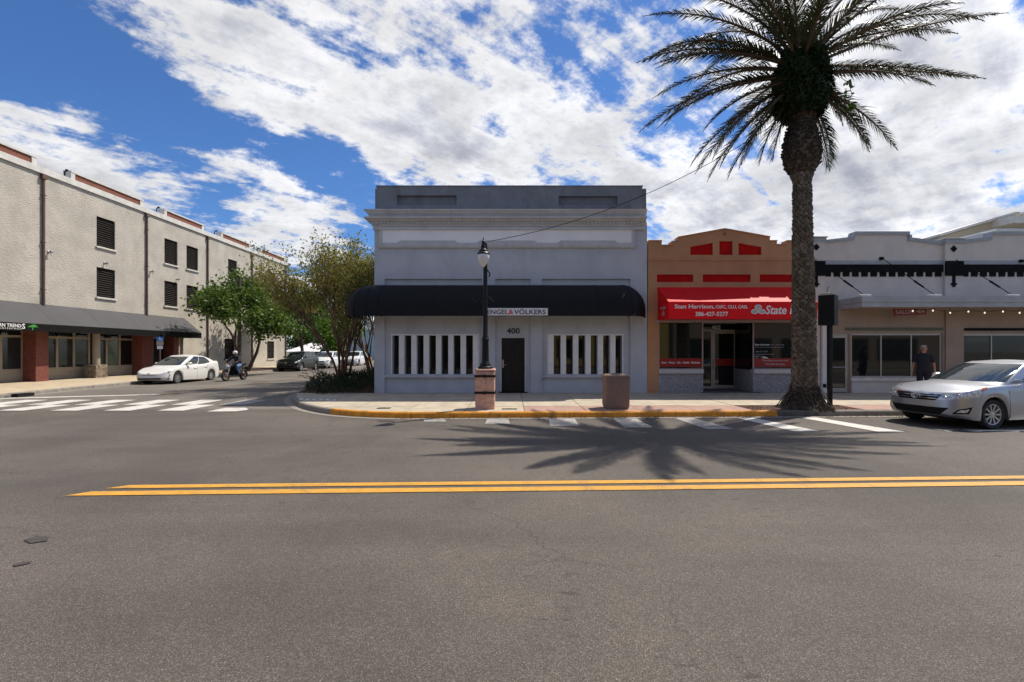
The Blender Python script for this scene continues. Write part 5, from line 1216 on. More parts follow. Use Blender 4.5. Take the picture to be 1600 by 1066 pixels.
t = thing('blue_house', 'pale blue house seen between the crepe myrtle stems', 'house', (px(560, 84), 84, 0)); x0_, x1_ = px(545, 84), px(600, 84)
MB().box(x0_, x1_, 84, 92, 0, 5.6).build('wall', M['blue'], t)
mb = MB(); mb.plate([(x0_ - .4, 5.6), (x1_ + .4, 5.6), ((x0_ + x1_) / 2, 8)], [], 83.6, 92.4, 'y'); mb.build('roof', M['roofw'], t)
for (a, b) in ((552, 558), (570, 575), (590, 594)):
    f_ = MB().box(px(a, 84), px(b, 84), 83.93, 83.99, 1.2, 3.0).build('window', M['white'], t); MB().box(px(a, 84) + .08, px(b, 84) - .08, 83.91, 83.925, 1.3, 2.9).build('pane', M['glass'], f_)
t = thing('yellow_hydrant', 'small yellow fire hydrant on the far grass verge', 'hydrant', (*gp(579, 567.2), 0)); X, Y = gp(579, 567.2)
MB().lathe([(.16, 0), (.16, .06), (.12, .08), (.12, .55), (.16, .57), (.15, .66), (.08, .75), (.03, .80), (0, .82)], 12, (X, Y, 0)).build('barrel', M['kerby'], t, smooth=True)
for s2 in (-1, 1): MB().lathe([(.06, .1 * s2), (.06, .19 * s2), (0, .2 * s2)], 8, (X, Y, .42), 'x').build('outlet_cap', M['kerby'], t)
# old pole lamp and parking sign, far left kerb
X, Y = -20.3, 33.9
t = thing('pole_street_light', 'weathered pole with curved arm street light in front of the stucco wall', 'street light', (X, Y, .18)); zt_ = pz(432, Y)
MB().tube([(X, Y, .15), (X, Y, zt_)], [.15, .11], 10).build('pole', M['wood'], t, smooth=True)
q = MB(); ex = px(409, Y - .8); pts = [(X + (ex - X) * k / 8, Y - .8 * k / 8, zt_ - .75 + .85 * math.sin(k / 8 * PI / 2)) for k in range(9)]; q.tube(pts, .035, 6); q.tube([(X, Y, zt_ - .2), pts[2]], .02, 5); q.build('arm', M['gray_metal'], t)
MB().lathe([(0, -.42), (.10, -.36), (.17, -.2), (.19, -.1), (.1, .0), (.06, .1), (0, .12)], 12, (pts[-1][0], pts[-1][1], pts[-1][2] - .02)).build('lamp_head', M['gray_metal'], t, smooth=True)
X = -20.1; Y = X * FX / (250 - CX)
t = thing('parking_sign', 'blue and white accessible parking sign on a thin post behind the white car', 'sign', (X, Y, .15))
MB().tube([(X, Y, .15), (X, Y, pz(526.5, Y))], .03, 8).build('post', M['pipe'], t)
bm_ = mat('sign_blue', (.02, .16, .50), .5, var=.03); nrm = Vector((.62, -.78, 0)); rg = Vector((.78, .62, 0))
def plate_(z0_, z1_, m_, wd=.32, o=.04):
    c = Vector((X, Y, 0)) + nrm * o; P = [c + rg * s3 * wd / 2 + nrm * e + Vector((0, 0, z)) for e in (0, .01) for s3, z in ((-1, z0_), (1, z0_), (1, z1_), (-1, z1_))]
    return MB().hexa(P).build('plate', m_, t)
plate_(pz(533, Y), pz(526.5, Y), bm_); plate_(pz(539.5, Y), pz(533.4, Y), M['beige']); plate_(pz(545.5, Y), pz(540.5, Y), M['signw'], .26)
c = Vector((X, Y, pz(529.7, Y))) + nrm * .056; q = MB()
q.tube([c + rg * -.03 + Vector((0, 0, .09)), c + rg * -.03 + Vector((0, 0, -.01)), c + rg * .05 + Vector((0, 0, -.01)), c + rg * .08 + Vector((0, 0, -.08))], .011, 5)
q.tube([c + (rg * math.cos(a * .7) + Vector((0, 0, math.sin(a * .7)))) * .06 + Vector((0, 0, -.045)) for a in range(3, 9)], .010, 5); q.build('wheelchair_symbol', M['lettw'], t)

# ------------------------------------------------------------------ cars
def cr(x, xs, ys):
    """smooth 1-D interpolation through a table"""
    if x <= xs[0]: return ys[0]
    if x >= xs[-1]: return ys[-1]
    i = 0
    while xs[i + 1] < x: i += 1
    h_ = xs[i + 1] - xs[i]; t = (x - xs[i]) / h_
    m0 = (ys[i + 1] - ys[max(0, i - 1)]) / (xs[i + 1] - xs[max(0, i - 1)]) if i else (ys[1] - ys[0]) / h_
    m1 = (ys[min(len(ys) - 1, i + 2)] - ys[i]) / (xs[min(len(xs) - 1, i + 2)] - xs[i])
    return (2 * t ** 3 - 3 * t * t + 1) * ys[i] + (t ** 3 - 2 * t * t + t) * h_ * m0 + (3 * t * t - 2 * t ** 3) * ys[i + 1] + (t ** 3 - t * t) * h_ * m1
def sms(t): return t * t * (3 - 2 * t)
class Outline:
    def __init__(s, xf, xr, hw, af, bf, ar, br, n=2.4):
        P = []
        P += [(xf, (hw - bf) * k / 12) for k in range(12)]
        for k in range(61): t = k / 60 * PI / 2; P.append((xf - af + af * math.cos(t) ** (2 / n), hw - bf + bf * math.sin(t) ** (2 / n)))
        P += [(xf - af + (xr + ar - xf + af) * k / 100, hw) for k in range(1, 100)]
        for k in range(61): t = (1 - k / 60) * PI / 2; P.append((xr + ar - ar * math.cos(t) ** (2 / n), hw - br + br * math.sin(t) ** (2 / n)))
        P += [(xr, (hw - br) * (1 - k / 12)) for k in range(1, 13)]
        s.P = np.array(P); d_ = np.r_[0, np.cumsum(np.hypot(*np.diff(s.P, axis=0).T))]; s.H = d_[-1]; s.d = d_ / d_[-1] * .5; s.xf, s.xr, s.hw = xf, xr, hw
    def at(s, q):
        a = min(.5, abs(q)); return (float(np.interp(a, s.d, s.P[:, 0])), math.copysign(float(np.interp(a, s.d, s.P[:, 1])), q))
    def sx(s, x): return float(np.interp(-x, -s.P[:, 0], s.d))
_car_paint = {}
def paint(name, col, metal=0.0, rough=.3):
    if name not in _car_paint: _car_paint[name] = mat(name, col, rough, metal=metal, var=.015, vs=1, coat=.35)
    return _car_paint[name]
M['carglass'] = mat('car_glass', (.016, .022, .022), .03, var=0, spec=.9)
M['lampglass'] = mat('headlamp_glass', (.60, .61, .61), .12, metal=.25, var=.4, vs=16)
M['chrome'] = mat('chrome', (.62, .62, .62), .15, metal=1.0, var=0)
M['amber'] = mat('amber_lens', (.55, .12, .02), .2, var=.1)
M['redlens'] = mat('red_lens', (.35, .01, .01), .2, var=.1)
M['rim'] = mat('alloy_rim', (.50, .50, .50), .3, metal=.7, var=.05)
M['grillem'] = mat('grille_black', (.008, .008, .009), .6, spec=.15, var=0)
_wh = {}
def wheelset(r, wd, spokes, rimr):
    key = (r, wd, spokes)
    if key in _wh: return _wh[key]
    t = MB(); h_ = wd / 2
    t.lathe([(rimr, -h_ * .8), (r * .90, -h_), (r * .975, -h_ * .82), (r, -h_ * .5), (r, h_ * .5), (r * .975, h_ * .82), (r * .90, h_), (rimr, h_ * .8), (rimr * .97, h_ * .3), (rimr * .97, -h_ * .3)], 36, axis='y', cap=False)
    q = t.v[:]
    b = MB(); b.cur = 0
    b.lathe([(rimr * .99, h_ * .85), (rimr * .93, h_ * .80), (rimr * .90, h_ * .2)], 36, axis='y', cap=False)
    b.lathe([(0, h_ * .78), (.035, h_ * .78), (.065, h_ * .68), (.07, h_ * .3)], 20, axis='y', cap=False)
    for k in range(spokes):
        a = 2 * PI * k / spokes; ca, sa = math.cos(a), math.sin(a)
        for off_ in ((-.018, .018) if spokes < 8 else (0,)):
            w1, w2 = .016, .024 if spokes >= 8 else .019
            def P(rad, tw, y): return (rad * ca - tw * sa, y, rad * sa + tw * ca)
            o2 = off_ * 1.6
            b.hexa([P(.05, off_ - w1, h_ * .45), P(.05, off_ + w1, h_ * .45), P(rimr * .95, o2 + w2, h_ * .5), P(rimr * .95, o2 - w2, h_ * .5),
                    P(.05, off_ - w1, h_ * .74), P(.05, off_ + w1, h_ * .74), P(rimr * .95, o2 + w2 * .8, h_ * .80), P(rimr * .95, o2 - w2 * .8, h_ * .80)])
    b.cur = 1; b.lathe([(0, h_ * .22), (rimr * .95, h_ * .22)], 24, axis='y', cap=False)
    # lathe along y maps radius to z,x: fine for a wheel
    _wh[key] = (t.mesh('tyre', M['rubber'], True, ang=50), b.mesh('rim', [M['rim'], M['void']], True, ang=30)); return _wh[key]
def car(name, label, cat, loc, rz, sp, group=None):
    t = thing(name, label, cat, loc, rz, group or ('vehicles along the side street' if loc[0] < 0 else None)); OFF[t.name] = Vector((0, 0, 0))
    L, Wd, H = sp['L'], sp['W'], sp['H']; hw = Wd / 2; xf, xr = L / 2, -L / 2
    ol = Outline(xf, xr, hw, sp.get('af', .62), sp.get('bf', .78), sp.get('ar', .4), .6)
    xa, xb_ = xf - sp['foh'], xf - sp['foh'] - sp['wb']; wr = sp['wr']; ar_ = wr + .055
    pm = paint(sp['pname'], sp['pcol'], sp.get('pm', 0), sp.get('pr', .3))
    zt_t = sp['top']; cl = sp.get('clear', .20)
    vs_ = [0, .08, .2, .35, .5, .62, .75, .88, .95, 1.0]
    side = sp.get('side', [.975, .985, .995, 1.0, .998, .992, .985, .978, .965, .93])
    frt = sp.get('front', [.06, .02, .0, .0, .02, .03, .05, .10, .16, .24])
    rer = sp.get('rear', [.05, .02, 0, 0, .02, .04, .06, .08, .10, .16])
    def zb(x):
        z = cl + .0
        e = max(0, (abs(x) - L / 2 + .5)) * .10; z += e if x > 0 else e * 1.6
        for c in (xa, xb_):
            if abs(x - c) < ar_: z = max(z, wr + math.sqrt(ar_ ** 2 - (x - c) ** 2))
        return z
    def ztop(x): return cr(x, [p[0] for p in zt_t], [p[1] for p in zt_t])
    def wrap(s_, v):
        x, y = ol.at(s_); k = cr(v, vs_, side); fi = cr(v, vs_, frt); ri = cr(v, vs_, rer)
        wf = max(0, min(1, (x - (xf - .9)) / .9)); wr_ = max(0, min(1, (-x - (xf - .8)) / .8)); wf = wf * wf * (3 - 2 * wf); wr_ = wr_ * wr_ * (3 - 2 * wr_)
        z0_ = zb(x); z = z0_ + (ztop(x) - z0_) * v
        k2 = k
        # a gentle flare round the wheels
        for c in (xa, xb_): k2 += .012 * math.exp(-((x - c) / .42) ** 2) * (1 - v)
        return Vector((x - fi * wf + ri * wr_, y * k2, z))
    N = sp.get('N', 240); nv = 15; V_ = [[wrap((i + .5) / N - .5, j / (nv - 1)) for i in range(N)] for j in range(nv)]
    mb = MB(); mb.rings([[tuple(Vector((p.x, p.y * .90, p.z))) for p in V_[0]]] + [[tuple(p) for p in r] for r in V_], cap=False)
    topr = V_[-1]; rows = []; M_ = 10; crown = sp.get('crown', .07)
    for i in range(N // 2):
        l, r = topr[N // 2 + i], topr[N // 2 - 1 - i]; row = []
        for k in range(M_ + 1):
            f_ = k / M_; y = l.y + (r.y - l.y) * f_; c = crown * (1 - (2 * f_ - 1) ** 2) * sms(min(1, max(0, (topr[N // 2].x - l.x) / .5))) * sms(min(1, max(0, (l.x - topr[0].x) / .4)))
            row.append((l.x + (r.x - l.x) * f_, y, l.z + c))
        rows.append(row)
    mb.rings(rows, cap=False, close=False)
    body = mb.build('body', pm, t, smooth=True, world=False, ang=50)
    MB().box(xr + .35, xf - .40, -hw * .68, hw * .68, cl - .02, .62).build('underbody', M['void'], t, world=False)
    MB().box(xr + .5, xf - .5, -hw * .9, hw * .9, wr + ar_ + .01, wr + ar_ + .03).build('wheel_well_liner', M['void'], t, world=False)
    def patch(surf, corners, off, m_, nm, par=None, nu=14, nw=6, thick=0, round_=0):
        q = MB(); g_ = []
        for j in range(nw + 1):
            w_ = j / nw; row = []
            for i in range(nu + 1):
                u = i / nu; (a0, b0), (a1, b1), (a2, b2), (a3, b3) = corners
                ww = w_
                if round_: e = (1 - abs(2 * u - 1) ** (1 / round_)) ** .5 if abs(2 * u - 1) < 1 else 0; ww = .5 + (w_ - .5) * max(.02, e)
                s_ = (a0 * (1 - u) + a1 * u) * (1 - ww) + (a3 * (1 - u) + a2 * u) * ww; v = (b0 * (1 - u) + b1 * u) * (1 - ww) + (b3 * (1 - u) + b2 * u) * ww
                p = surf(s_, v); n_ = (surf(s_ + .002, v) - surf(s_ - .002, v)).cross(surf(s_, min(1, v + .01)) - surf(s_, max(0, v - .01)))
                n_.normalize()
                c = Vector((p.x * .3, 0, .6))
                if n_.dot(p - c) < 0: n_ = -n_
                row.append(tuple(p + n_ * off))
            g_.append(row)
        q.rings(g_, cap=False, close=False); return q.build(nm, m_, par or t, smooth=True, world=False)
    S_ = ol.sx
    # greenhouse
    G = sp['gh']                                        # list of (z, x_front, x_rear, half width)
    zz_ = [g_[0] for g_ in G]; go = Outline(G[0][1], G[0][2], G[0][3], sp.get('gaf', .42), G[0][3] * .92, sp.get('gar', .5), G[0][3] * .85, 2.5)
    def gh(s_, v):
        x, y = go.at(s_); z = zz_[0] + (zz_[-1] - zz_[0]) * v
        f_ = cr(z, zz_, [g_[1] for g_ in G]); r = cr(z, zz_, [g_[2] for g_ in G]); b = cr(z, zz_, [g_[3] for g_ in G])
        u = (x - G[0][2]) / (G[0][1] - G[0][2]); xx = r + (f_ - r) * u
        rc = sp.get('roofcurve', .03); zx = z - v ** 2 * rc * ((xx - sp.get('roofpeak', 0)) ** 2)
        return Vector((xx, y * b / G[0][3], zx))
    n2, m2 = 160, 13; V2 = [[gh((i + .5) / n2 - .5, j / (m2 - 1)) for i in range(n2)] for j in range(m2)]
    mb = MB(); mb.rings([[tuple(p) for p in r] for r in V2], cap=False); topr = V2[-1]; rows = []
    for i in range(n2 // 2):
        l, r = topr[n2 // 2 + i], topr[n2 // 2 - 1 - i]
        rows.append([(l.x + (r.x - l.x) * k / 8, l.y + (r.y - l.y) * k / 8, l.z + .045 * (1 - (2 * k / 8 - 1) ** 2) * sms(min(1, max(0, (topr[n2 // 2].x - l.x) / .32))) * sms(min(1, max(0, (l.x - topr[0].x) / .32)))) for k in range(9)])
    mb.rings(rows, cap=False, close=False); cabin = mb.build('cabin', pm, t, smooth=True, world=False, ang=55)
    gz = lambda z: (z - zz_[0]) / (zz_[-1] - zz_[0])
    ws = sp.get('ws', .36); Sg = go.sx
    vb, vt = gz(sp['glass_z'][0]), gz(sp['glass_z'][1])
    sA = Sg(G[0][1] - sp.get('gaf', .42) * .62)
    patch(gh, [(-sA, vb), (sA, vb), (sA * .97, vt), (-sA * .97, vt)], .006, M['carglass'], 'windscreen', nu=24)
    sR = .5 - Sg(G[0][1] + G[0][2] - (G[0][2] + sp.get('gar', .5) * .5)) * .0 - (.5 - Sg(G[0][2] + sp.get('gar', .5) * .5))
    patch(gh, [(sR, vb + .05), (.4999, vb + .05), (.4999, vt), (sR, vt)], .006, M['carglass'], 'rear_window', nu=12)
    patch(gh, [(-sR, vb + .05), (-.4999, vb + .05), (-.4999, vt), (-sR, vt)], .006, M['carglass'], 'rear_window', nu=12)
    for sg_ in (1, -1):
        for (a0, a1, b0, b1) in sp['side_windows']:   # x at the base front, rear; x at the top front, rear
            patch(gh, [(sg_ * Sg(a0), vb + .02), (sg_ * Sg(a1), vb + .02 + sp.get('kick', .0)), (sg_ * Sg(b1), vt), (sg_ * Sg(b0), vt)], .007, M['carglass'], 'side_window', nu=12)
        for x in sp['seams']:
            patch(wrap, [(sg_ * S_(x + .004), .06), (sg_ * S_(x - .004), .06), (sg_ * S_(x - .004), .98), (sg_ * S_(x + .004), .98)], .0025, M['void'], 'door_seam', nu=1, nw=8)
        for x in sp['handles']:
            p = wrap(sg_ * S_(x), .80); MB().bbox(p.x - .10, p.x + .10, p.y - .02 * sg_, p.y + .03 * sg_, p.z - .014, p.z + .014, .006).build('door_handle', pm, t, world=False) if sg_ > 0 else MB().bbox(p.x - .10, p.x + .10, p.y - .03, p.y + .02, p.z - .014, p.z + .014, .006).build('door_handle', pm, t, world=False)
        mp = gh(sg_ * Sg(sp['mirror']), vb); mx, my, mz = mp.x, mp.y, mp.z + .02
        q = MB(); q.rings([[(mx + dx + .0, my + sg_ * (o), mz + .05 + dz) for dx, dz in ((-.09 * k, 0), (-.06 * k, .07 * k), (.03 * k, .065 * k), (.10 * k, 0.01), (.05 * k, -.055 * k), (-.06 * k, -.055 * k))] for o, k in ((.05, .4), (.07, .85), (.15, 1.05), (.22, .95), (.25, .5))])
        q.tube([(mx, my - .02 * sg_, mz - .01), (mx, my + .09 * sg_, mz + .02)], .022, 6); q.build('mirror', pm, t, smooth=True, world=False, ang=60)
        for k, c_ in enumerate(sp['lamps']): patch(wrap, [(sg_ * a, b) for a, b in c_], .007, M['lampglass'], 'headlight', nu=16)
        for c_ in sp.get('ambers', []): patch(wrap, [(sg_ * a, b) for a, b in c_], .010, M['amber'], 'indicator', nu=5)
        for c_ in sp.get('projectors', []):
            p = wrap(sg_ * c_[0], c_[1]); q = MB(); q.lathe([(0, .0), (c_[2] * .7, .0), (c_[2], .012), (c_[2] * 1.1, .0)], 14, (p.x - .002, p.y, p.z), 'x'); q.build('lamp_projector', M['chrome'], t, world=False, smooth=True)
        for c_ in sp.get('fogs', []): f_ = patch(wrap, [(sg_ * a, b) for a, b in c_], .004, M['grillem'], 'fog_lamp_recess'); i_ = [(sum(a for a, b in c_) / 4 + (a - sum(a for a, b in c_) / 4) * .62, sum(b for a, b in c_) / 4 + (b - sum(b for a, b in c_) / 4) * .5) for a, b in c_]; patch(wrap, [(sg_ * a, b) for a, b in i_], .012, M['lampglass'], 'fog_lamp')
        for c_ in sp.get('tails', []): patch(wrap, [(sg_ * a, b) for a, b in c_], .008, M['redlens'], 'tail_light')
        for c_ in sp.get('trims', []): patch(wrap, [(sg_ * a, b) for a, b in c_], .012, M['chrome'], 'chrome_trim')
    for c_ in sp.get('grilles', []): patch(wrap, [(-c_[0], c_[2]), (c_[0], c_[2]), (c_[1], c_[3]), (-c_[1], c_[3])], .005, M['grillem'], 'grille', nu=24)
    for c_ in sp.get('bars', []): patch(wrap, [(-c_[0], c_[1]), (c_[0], c_[1]), (c_[0] * .98, c_[2]), (-c_[0] * .98, c_[2])], .016, M['chrome'] if len(c_) < 4 else c_[3], 'grille_bar', nu=24, nw=2)
    for c_ in sp.get('paintbars', []): patch(wrap, [(-c_[0], c_[1]), (c_[0], c_[1]), (c_[0], c_[2]), (-c_[0], c_[2])], .02, pm, 'bumper_bar', nu=24, nw=2)
    if sp.get('emblem'):
        a, r = sp['emblem']; p = wrap(0, a); q = MB()
        for (rx, rz_, oz) in ((1, .68, 0), (.36, .66, 0), (.66, .28, .2)):
            pts = [(p.x + .026, r * rx * math.cos(k * PI / 12), p.z + r * rz_ * math.sin(k * PI / 12) + r * oz) for k in range(25)]; q.tube(pts, r * .11, 5)
        q.build('emblem', M['chrome'], t, world=False, smooth=True)
    ty, rm = wheelset(wr, sp.get('ww', .215), sp.get('spokes', 10), sp.get('rimr', .225))
    for x in (xa, xb_):
        for sg_ in (1, -1):
            w_ = bpy.data.objects.new('wheel', ty); COL.objects.link(w_); w_.parent = t; w_.location = (x, sg_ * (hw - .125), wr - .005); w_.rotation_euler = (0, random.uniform(0, 6), 0 if sg_ > 0 else PI)
            link('rim', rm, w_, world=False)
    if sp.get('extra'): sp['extra'](t, wrap, gh, ol, go, pm)
    return t
def hood_lines(t, wrap, gh, ol, go, pm):
    for sg_ in (1, -1):
        q = MB(); pts = []
        for k in range(12):
            x = .98 + 1.22 * k / 11; s_ = ol.sx(x); p = wrap(s_, 1.0); f_ = .10 + .06 * (k / 11); y = p.y * (1 - f_)
            c = .075 * (1 - (y / p.y) ** 2) * sms(min(1, max(0, (wrap(0, 1.0).x - p.x) / .5))); pts.append((p.x, y * sg_, p.z + c + .0005))
        q.tube(pts, .0035, 4); q.build('bonnet_seam', M['void'], t, world=False)
        p = gh(sg_ * go.sx(.95), .25); q = MB(); q.tube([(1.10, .15 * sg_, 1.0), (.80, .60 * sg_, 1.06)], .008, 5); q.build('wiper', M['blackmat'], t, world=False)
    p = wrap(.165, .72); q = MB(); q.box(1.12, 1.30, p.y + .0, p.y + .008, p.z - .012, p.z + .014); q.build('badge', M['chrome'], t, world=False)
camry = dict(L=4.81, W=1.83, H=1.47, foh=.96, wb=2.775, wr=.335, ww=.215, spokes=10, rimr=.232, pname='silver_paint', pcol=(.42, .43, .455), pm=.72, pr=.32, clear=.20, crown=.075,
    top=[(-2.41, 1.01), (-2.1, 1.07), (-1.5, 1.05), (-.6, 1.01), (.3, .99), (.95, .975), (1.4, .95), (1.8, .915), (2.1, .87), (2.41, .81)],
    front=[.10, .02, .0, .0, .006, .012, .02, .045, .075, .14],
    gh=[(.88, 1.42, -1.75, .84), (1.04, 1.15, -1.55, .815), (1.25, .70, -1.20, .74), (1.42, .28, -.88, .65), (1.485, -.02, -.70, .585)], glass_z=(1.04, 1.435), gaf=.40, gar=.5, roofcurve=.02, roofpeak=-.35,
    side_windows=[(.72, -.10, .55, -.12), (-.19, -1.00, -.21, -.85)], seams=(1.02, -.10, -1.05), handles=(.06, -.90), mirror=.66,
    lamps=[[(.036, .66), (.098, .74), (.114, .99), (.042, .90)]], ambers=[[(.100, .82), (.113, .86), (.118, .99), (.103, .96)]], projectors=[(.064, .80, .052), (.047, .77, .036)],
    grilles=[(.032, .042, .64, .90), (.040, .052, .10, .38)], bars=[(.042, .875, .92), (.039, .80, .835), (.036, .71, .73)], emblem=(.79, .09), paintbars=[],
    fogs=[[(.056, .16), (.079, .20), (.084, .44), (.064, .34)]], trims=[], tails=[[(.44, .65), (.40, .7), (.40, .95), (.44, .95)]], extra=hood_lines)
car('silver_car', 'silver four-door sedan at the right edge, parked at the kerb nose to the left', 'car', (11.95, 11.22, 0), R(190), camry)
prius = dict(L=4.57, W=1.76, H=1.47, foh=.93, wb=2.70, wr=.315, spokes=10, rimr=.20, pname='white_pearl_paint', pcol=(.72, .70, .66), pr=.25, clear=.17, crown=.06, N=200,
    top=[(-2.28, 1.05), (-2.0, 1.13), (-1.4, 1.05), (-.6, .96), (.3, .92), (.95, .90), (1.4, .85), (1.8, .77), (2.1, .69), (2.28, .62)],
    gh=[(.80, 1.50, -2.15, .77), (1.0, 1.18, -2.12, .745), (1.22, .74, -2.0, .68), (1.40, .30, -1.6, .61), (1.485, -.02, -1.2, .54)], glass_z=(.97, 1.42), gaf=.42, gar=.5, roofcurve=.06, roofpeak=-.1, kick=.05,
    side_windows=[(.98, -.10, .60, -.12), (-.17, -1.35, -.19, -1.15)], seams=(1.0, -.12, -1.0), handles=(.02, -.85), mirror=.72,
    lamps=[[(.050, .72), (.098, .88), (.135, 1.0), (.06, .86)]], projectors=[(.078, .83, .045)], grilles=[(.055, .05, .12, .30), (.020, .045, .66, .74)], fogs=[[(.074, .12), (.082, .16), (.086, .60), (.082, .58)]],
    bars=[(.05, .10, .13)], emblem=(.80, .075), tails=[[(.475, .6), (.455, .65), (.455, .95), (.475, .95)]])
car('white_hatchback', 'white hybrid hatchback parked by the stucco building shop fronts', 'car', (-18.62, 25.55, 0), R(-90), prius)
suv = dict(L=4.68, W=1.88, H=1.70, foh=.92, wb=2.78, wr=.36, spokes=5, rimr=.24, pname='black_green_paint', pcol=(.004, .0045, .004), pr=.28, clear=.24, crown=.07, N=160, af=.5,
    top=[(-2.34, 1.10), (-1.9, 1.16), (-.6, 1.11), (.3, 1.08), (1.0, 1.06), (1.5, 1.02), (2.0, .95), (2.34, .84)],
    gh=[(.98, 1.28, -2.18, .82), (1.15, 1.05, -2.12, .79), (1.4, .68, -1.95, .72), (1.58, .38, -1.80, .64), (1.655, .15, -1.65, .58)], glass_z=(1.13, 1.60), gaf=.42, gar=.3, roofcurve=.015, roofpeak=-.6,
    side_windows=[(.85, .02, .62, .0), (-.05, -.95, -.07, -.93), (-1.05, -1.75, -1.03, -1.55)], seams=(1.05, -.02, -1.0), handles=(.12, -.85), mirror=.80,
    lamps=[[(.055, .72), (.105, .80), (.118, .96), (.062, .93)]], projectors=[(.078, .86, .06)], grilles=[(.045, .05, .68, .90), (.05, .055, .16, .38)], bars=[(.048, .77, .81)], emblem=(.8, .08), fogs=[[(.07, .22), (.085, .24), (.086, .38), (.07, .36)]])
car('black_suv', 'dark SUV parked beyond the motorcycle under the bright green tree', 'car', (-18.72, 39.95, 0), R(-90), suv)
suv2 = dict(suv, L=4.5, W=1.84, pname='white_suv_paint', pcol=(.72, .72, .71), wb=2.62, foh=.9, top=[(p[0] * .96, p[1] * .95) for p in suv['top']])
car('white_suv', 'white SUV parked directly behind the dark SUV', 'car', (-18.70, 46.1, 0), R(-90), suv2)
car('white_suv', 'white SUV far behind between tree trunks, at the end of the row of parked cars', 'car', (-18.8, 54.6, 0), R(-90), dict(suv2, pname='white_suv_paint'))
van = dict(suv, L=5.2, W=1.95, wb=3.1, foh=.95, pname='white_van_paint', pcol=(.70, .70, .70), top=[(-2.6, 1.2), (0, 1.15), (1.3, 1.1), (2.2, .98), (2.6, .85)],
    gh=[(1.0, 1.75, -2.5, .88), (1.3, 1.35, -2.47, .86), (1.7, .95, -2.42, .82), (1.95, .7, -2.38, .76), (2.05, .5, -2.3, .70)], glass_z=(1.15, 1.75), side_windows=[(1.2, .4, .95, .38)], seams=(1.3, .3, -1.2), handles=(.5,), mirror=1.1)
car('white_van', 'white van standing beyond the end wall of the stucco building', 'van', (-23.6, 58.5, .15), R(-80), van)

# ------------------------------------------------------------------ people and motorcycle
def skin(name, joints, edges, rad, m_, parent, root=0, sub=1):
    me = bpy.data.meshes.new(name); me.from_pydata([tuple(j) for j in joints], edges, [])
    o = bpy.data.objects.new(name, me); COL.objects.link(o); md = o.modifiers.new('s', 'SKIN'); md.use_smooth_shade = True
    for i, r in enumerate(rad): me.skin_vertices[0].data[i].radius = (r, r) if not hasattr(r, '__len__') else r
    me.skin_vertices[0].data[root].use_root = True
    sb = o.modifiers.new('u', 'SUBSURF'); sb.levels = sb.render_levels = sub
    bpy.context.view_layer.update(); n_ = bpy.data.meshes.new_from_object(o.evaluated_get(bpy.context.evaluated_depsgraph_get())); o.modifiers.clear(); o.data = n_; n_.name = name
    n_.materials.clear(); n_.materials.append(m_); n_.shade_smooth(); o.parent = parent; OFF[o.name] = Vector((0, 0, 0)); return o
def figure(parent, J, m_skin, heads=True):
    """one continuous body from named joints"""
    names = list(J); idx = {n: i for i, n in enumerate(names)}; jo = [J[n][0] for n in names]; ra = [J[n][1] for n in names]
    E = [('pelvis', 'waist'), ('waist', 'chest'), ('chest', 'neck'), ('neck', 'jaw'), ('jaw', 'brow'), ('brow', 'crown')]
    for s_ in 'lr': E += [('chest', 'sh' + s_), ('sh' + s_, 'el' + s_), ('el' + s_, 'wr' + s_), ('wr' + s_, 'pa' + s_), ('pelvis', 'hp' + s_), ('hp' + s_, 'kn' + s_), ('kn' + s_, 'an' + s_), ('an' + s_, 'he' + s_), ('he' + s_, 'to' + s_)]
    ed = [(idx[a], idx[b]) for a, b in E]
    for s_ in 'lr':
        p, w_ = Vector(J['pa' + s_][0]), Vector(J['wr' + s_][0]); d_ = (p - w_).normalized(); fwd = Vector(J.get('fwd', ((0, -1, 0), 0))[0]); acr = fwd - d_ * fwd.dot(d_); acr = acr.normalized() if acr.length > .1 else d_.orthogonal().normalized(); inn = d_.cross(acr) * (1 if s_ == 'l' else -1)
        for k, (o, ln) in enumerate(((-.030, .068), (-.010, .080), (.012, .076), (.033, .062))):
            a = p + acr * o + d_ * .015; b = a + d_ * ln * .55 + inn * .012; c = b + d_ * ln * .45 + inn * .025; n0 = len(jo); jo += [a, b, c]; ra += [.0105, .0095, .008]; ed += [(idx['pa' + s_], n0), (n0, n0 + 1), (n0 + 1, n0 + 2)]
        a = p - d_ * .02 + acr * .04 + inn * .01; b = a + (d_ * .7 + acr * .6).normalized() * .05; n0 = len(jo); jo += [a, b]; ra += [.013, .010]; ed += [(idx['pa' + s_], n0), (n0, n0 + 1)]
    use = [i for i, n in enumerate(names) if n != 'fwd']; ren = {}
    jj, rr_ = [], []
    for i in range(len(jo)):
        if i < len(names) and names[i] == 'fwd': continue
        ren[i] = len(jj); jj.append(jo[i]); rr_.append(ra[i])
    return skin('body', jj, [(ren[a], ren[b]) for a, b in ed], rr_, m_skin, parent, ren[idx['pelvis']])
def eltube(mb, secs, n=16):
    mb.rings([[(c[0] + rx * math.cos(2 * PI * k / n), c[1] + ry * math.sin(2 * PI * k / n), c[2]) for k in range(n)] for c, rx, ry in secs]); return mb
Yp = 15.95; Xp = px(1443, Yp)
mn = thing('person', 'man in a dark navy t-shirt standing on the shaded pavement behind the silver car', 'person', (Xp, Yp, .15), R(-38)); OFF[mn.name] = Vector((0, 0, 0))
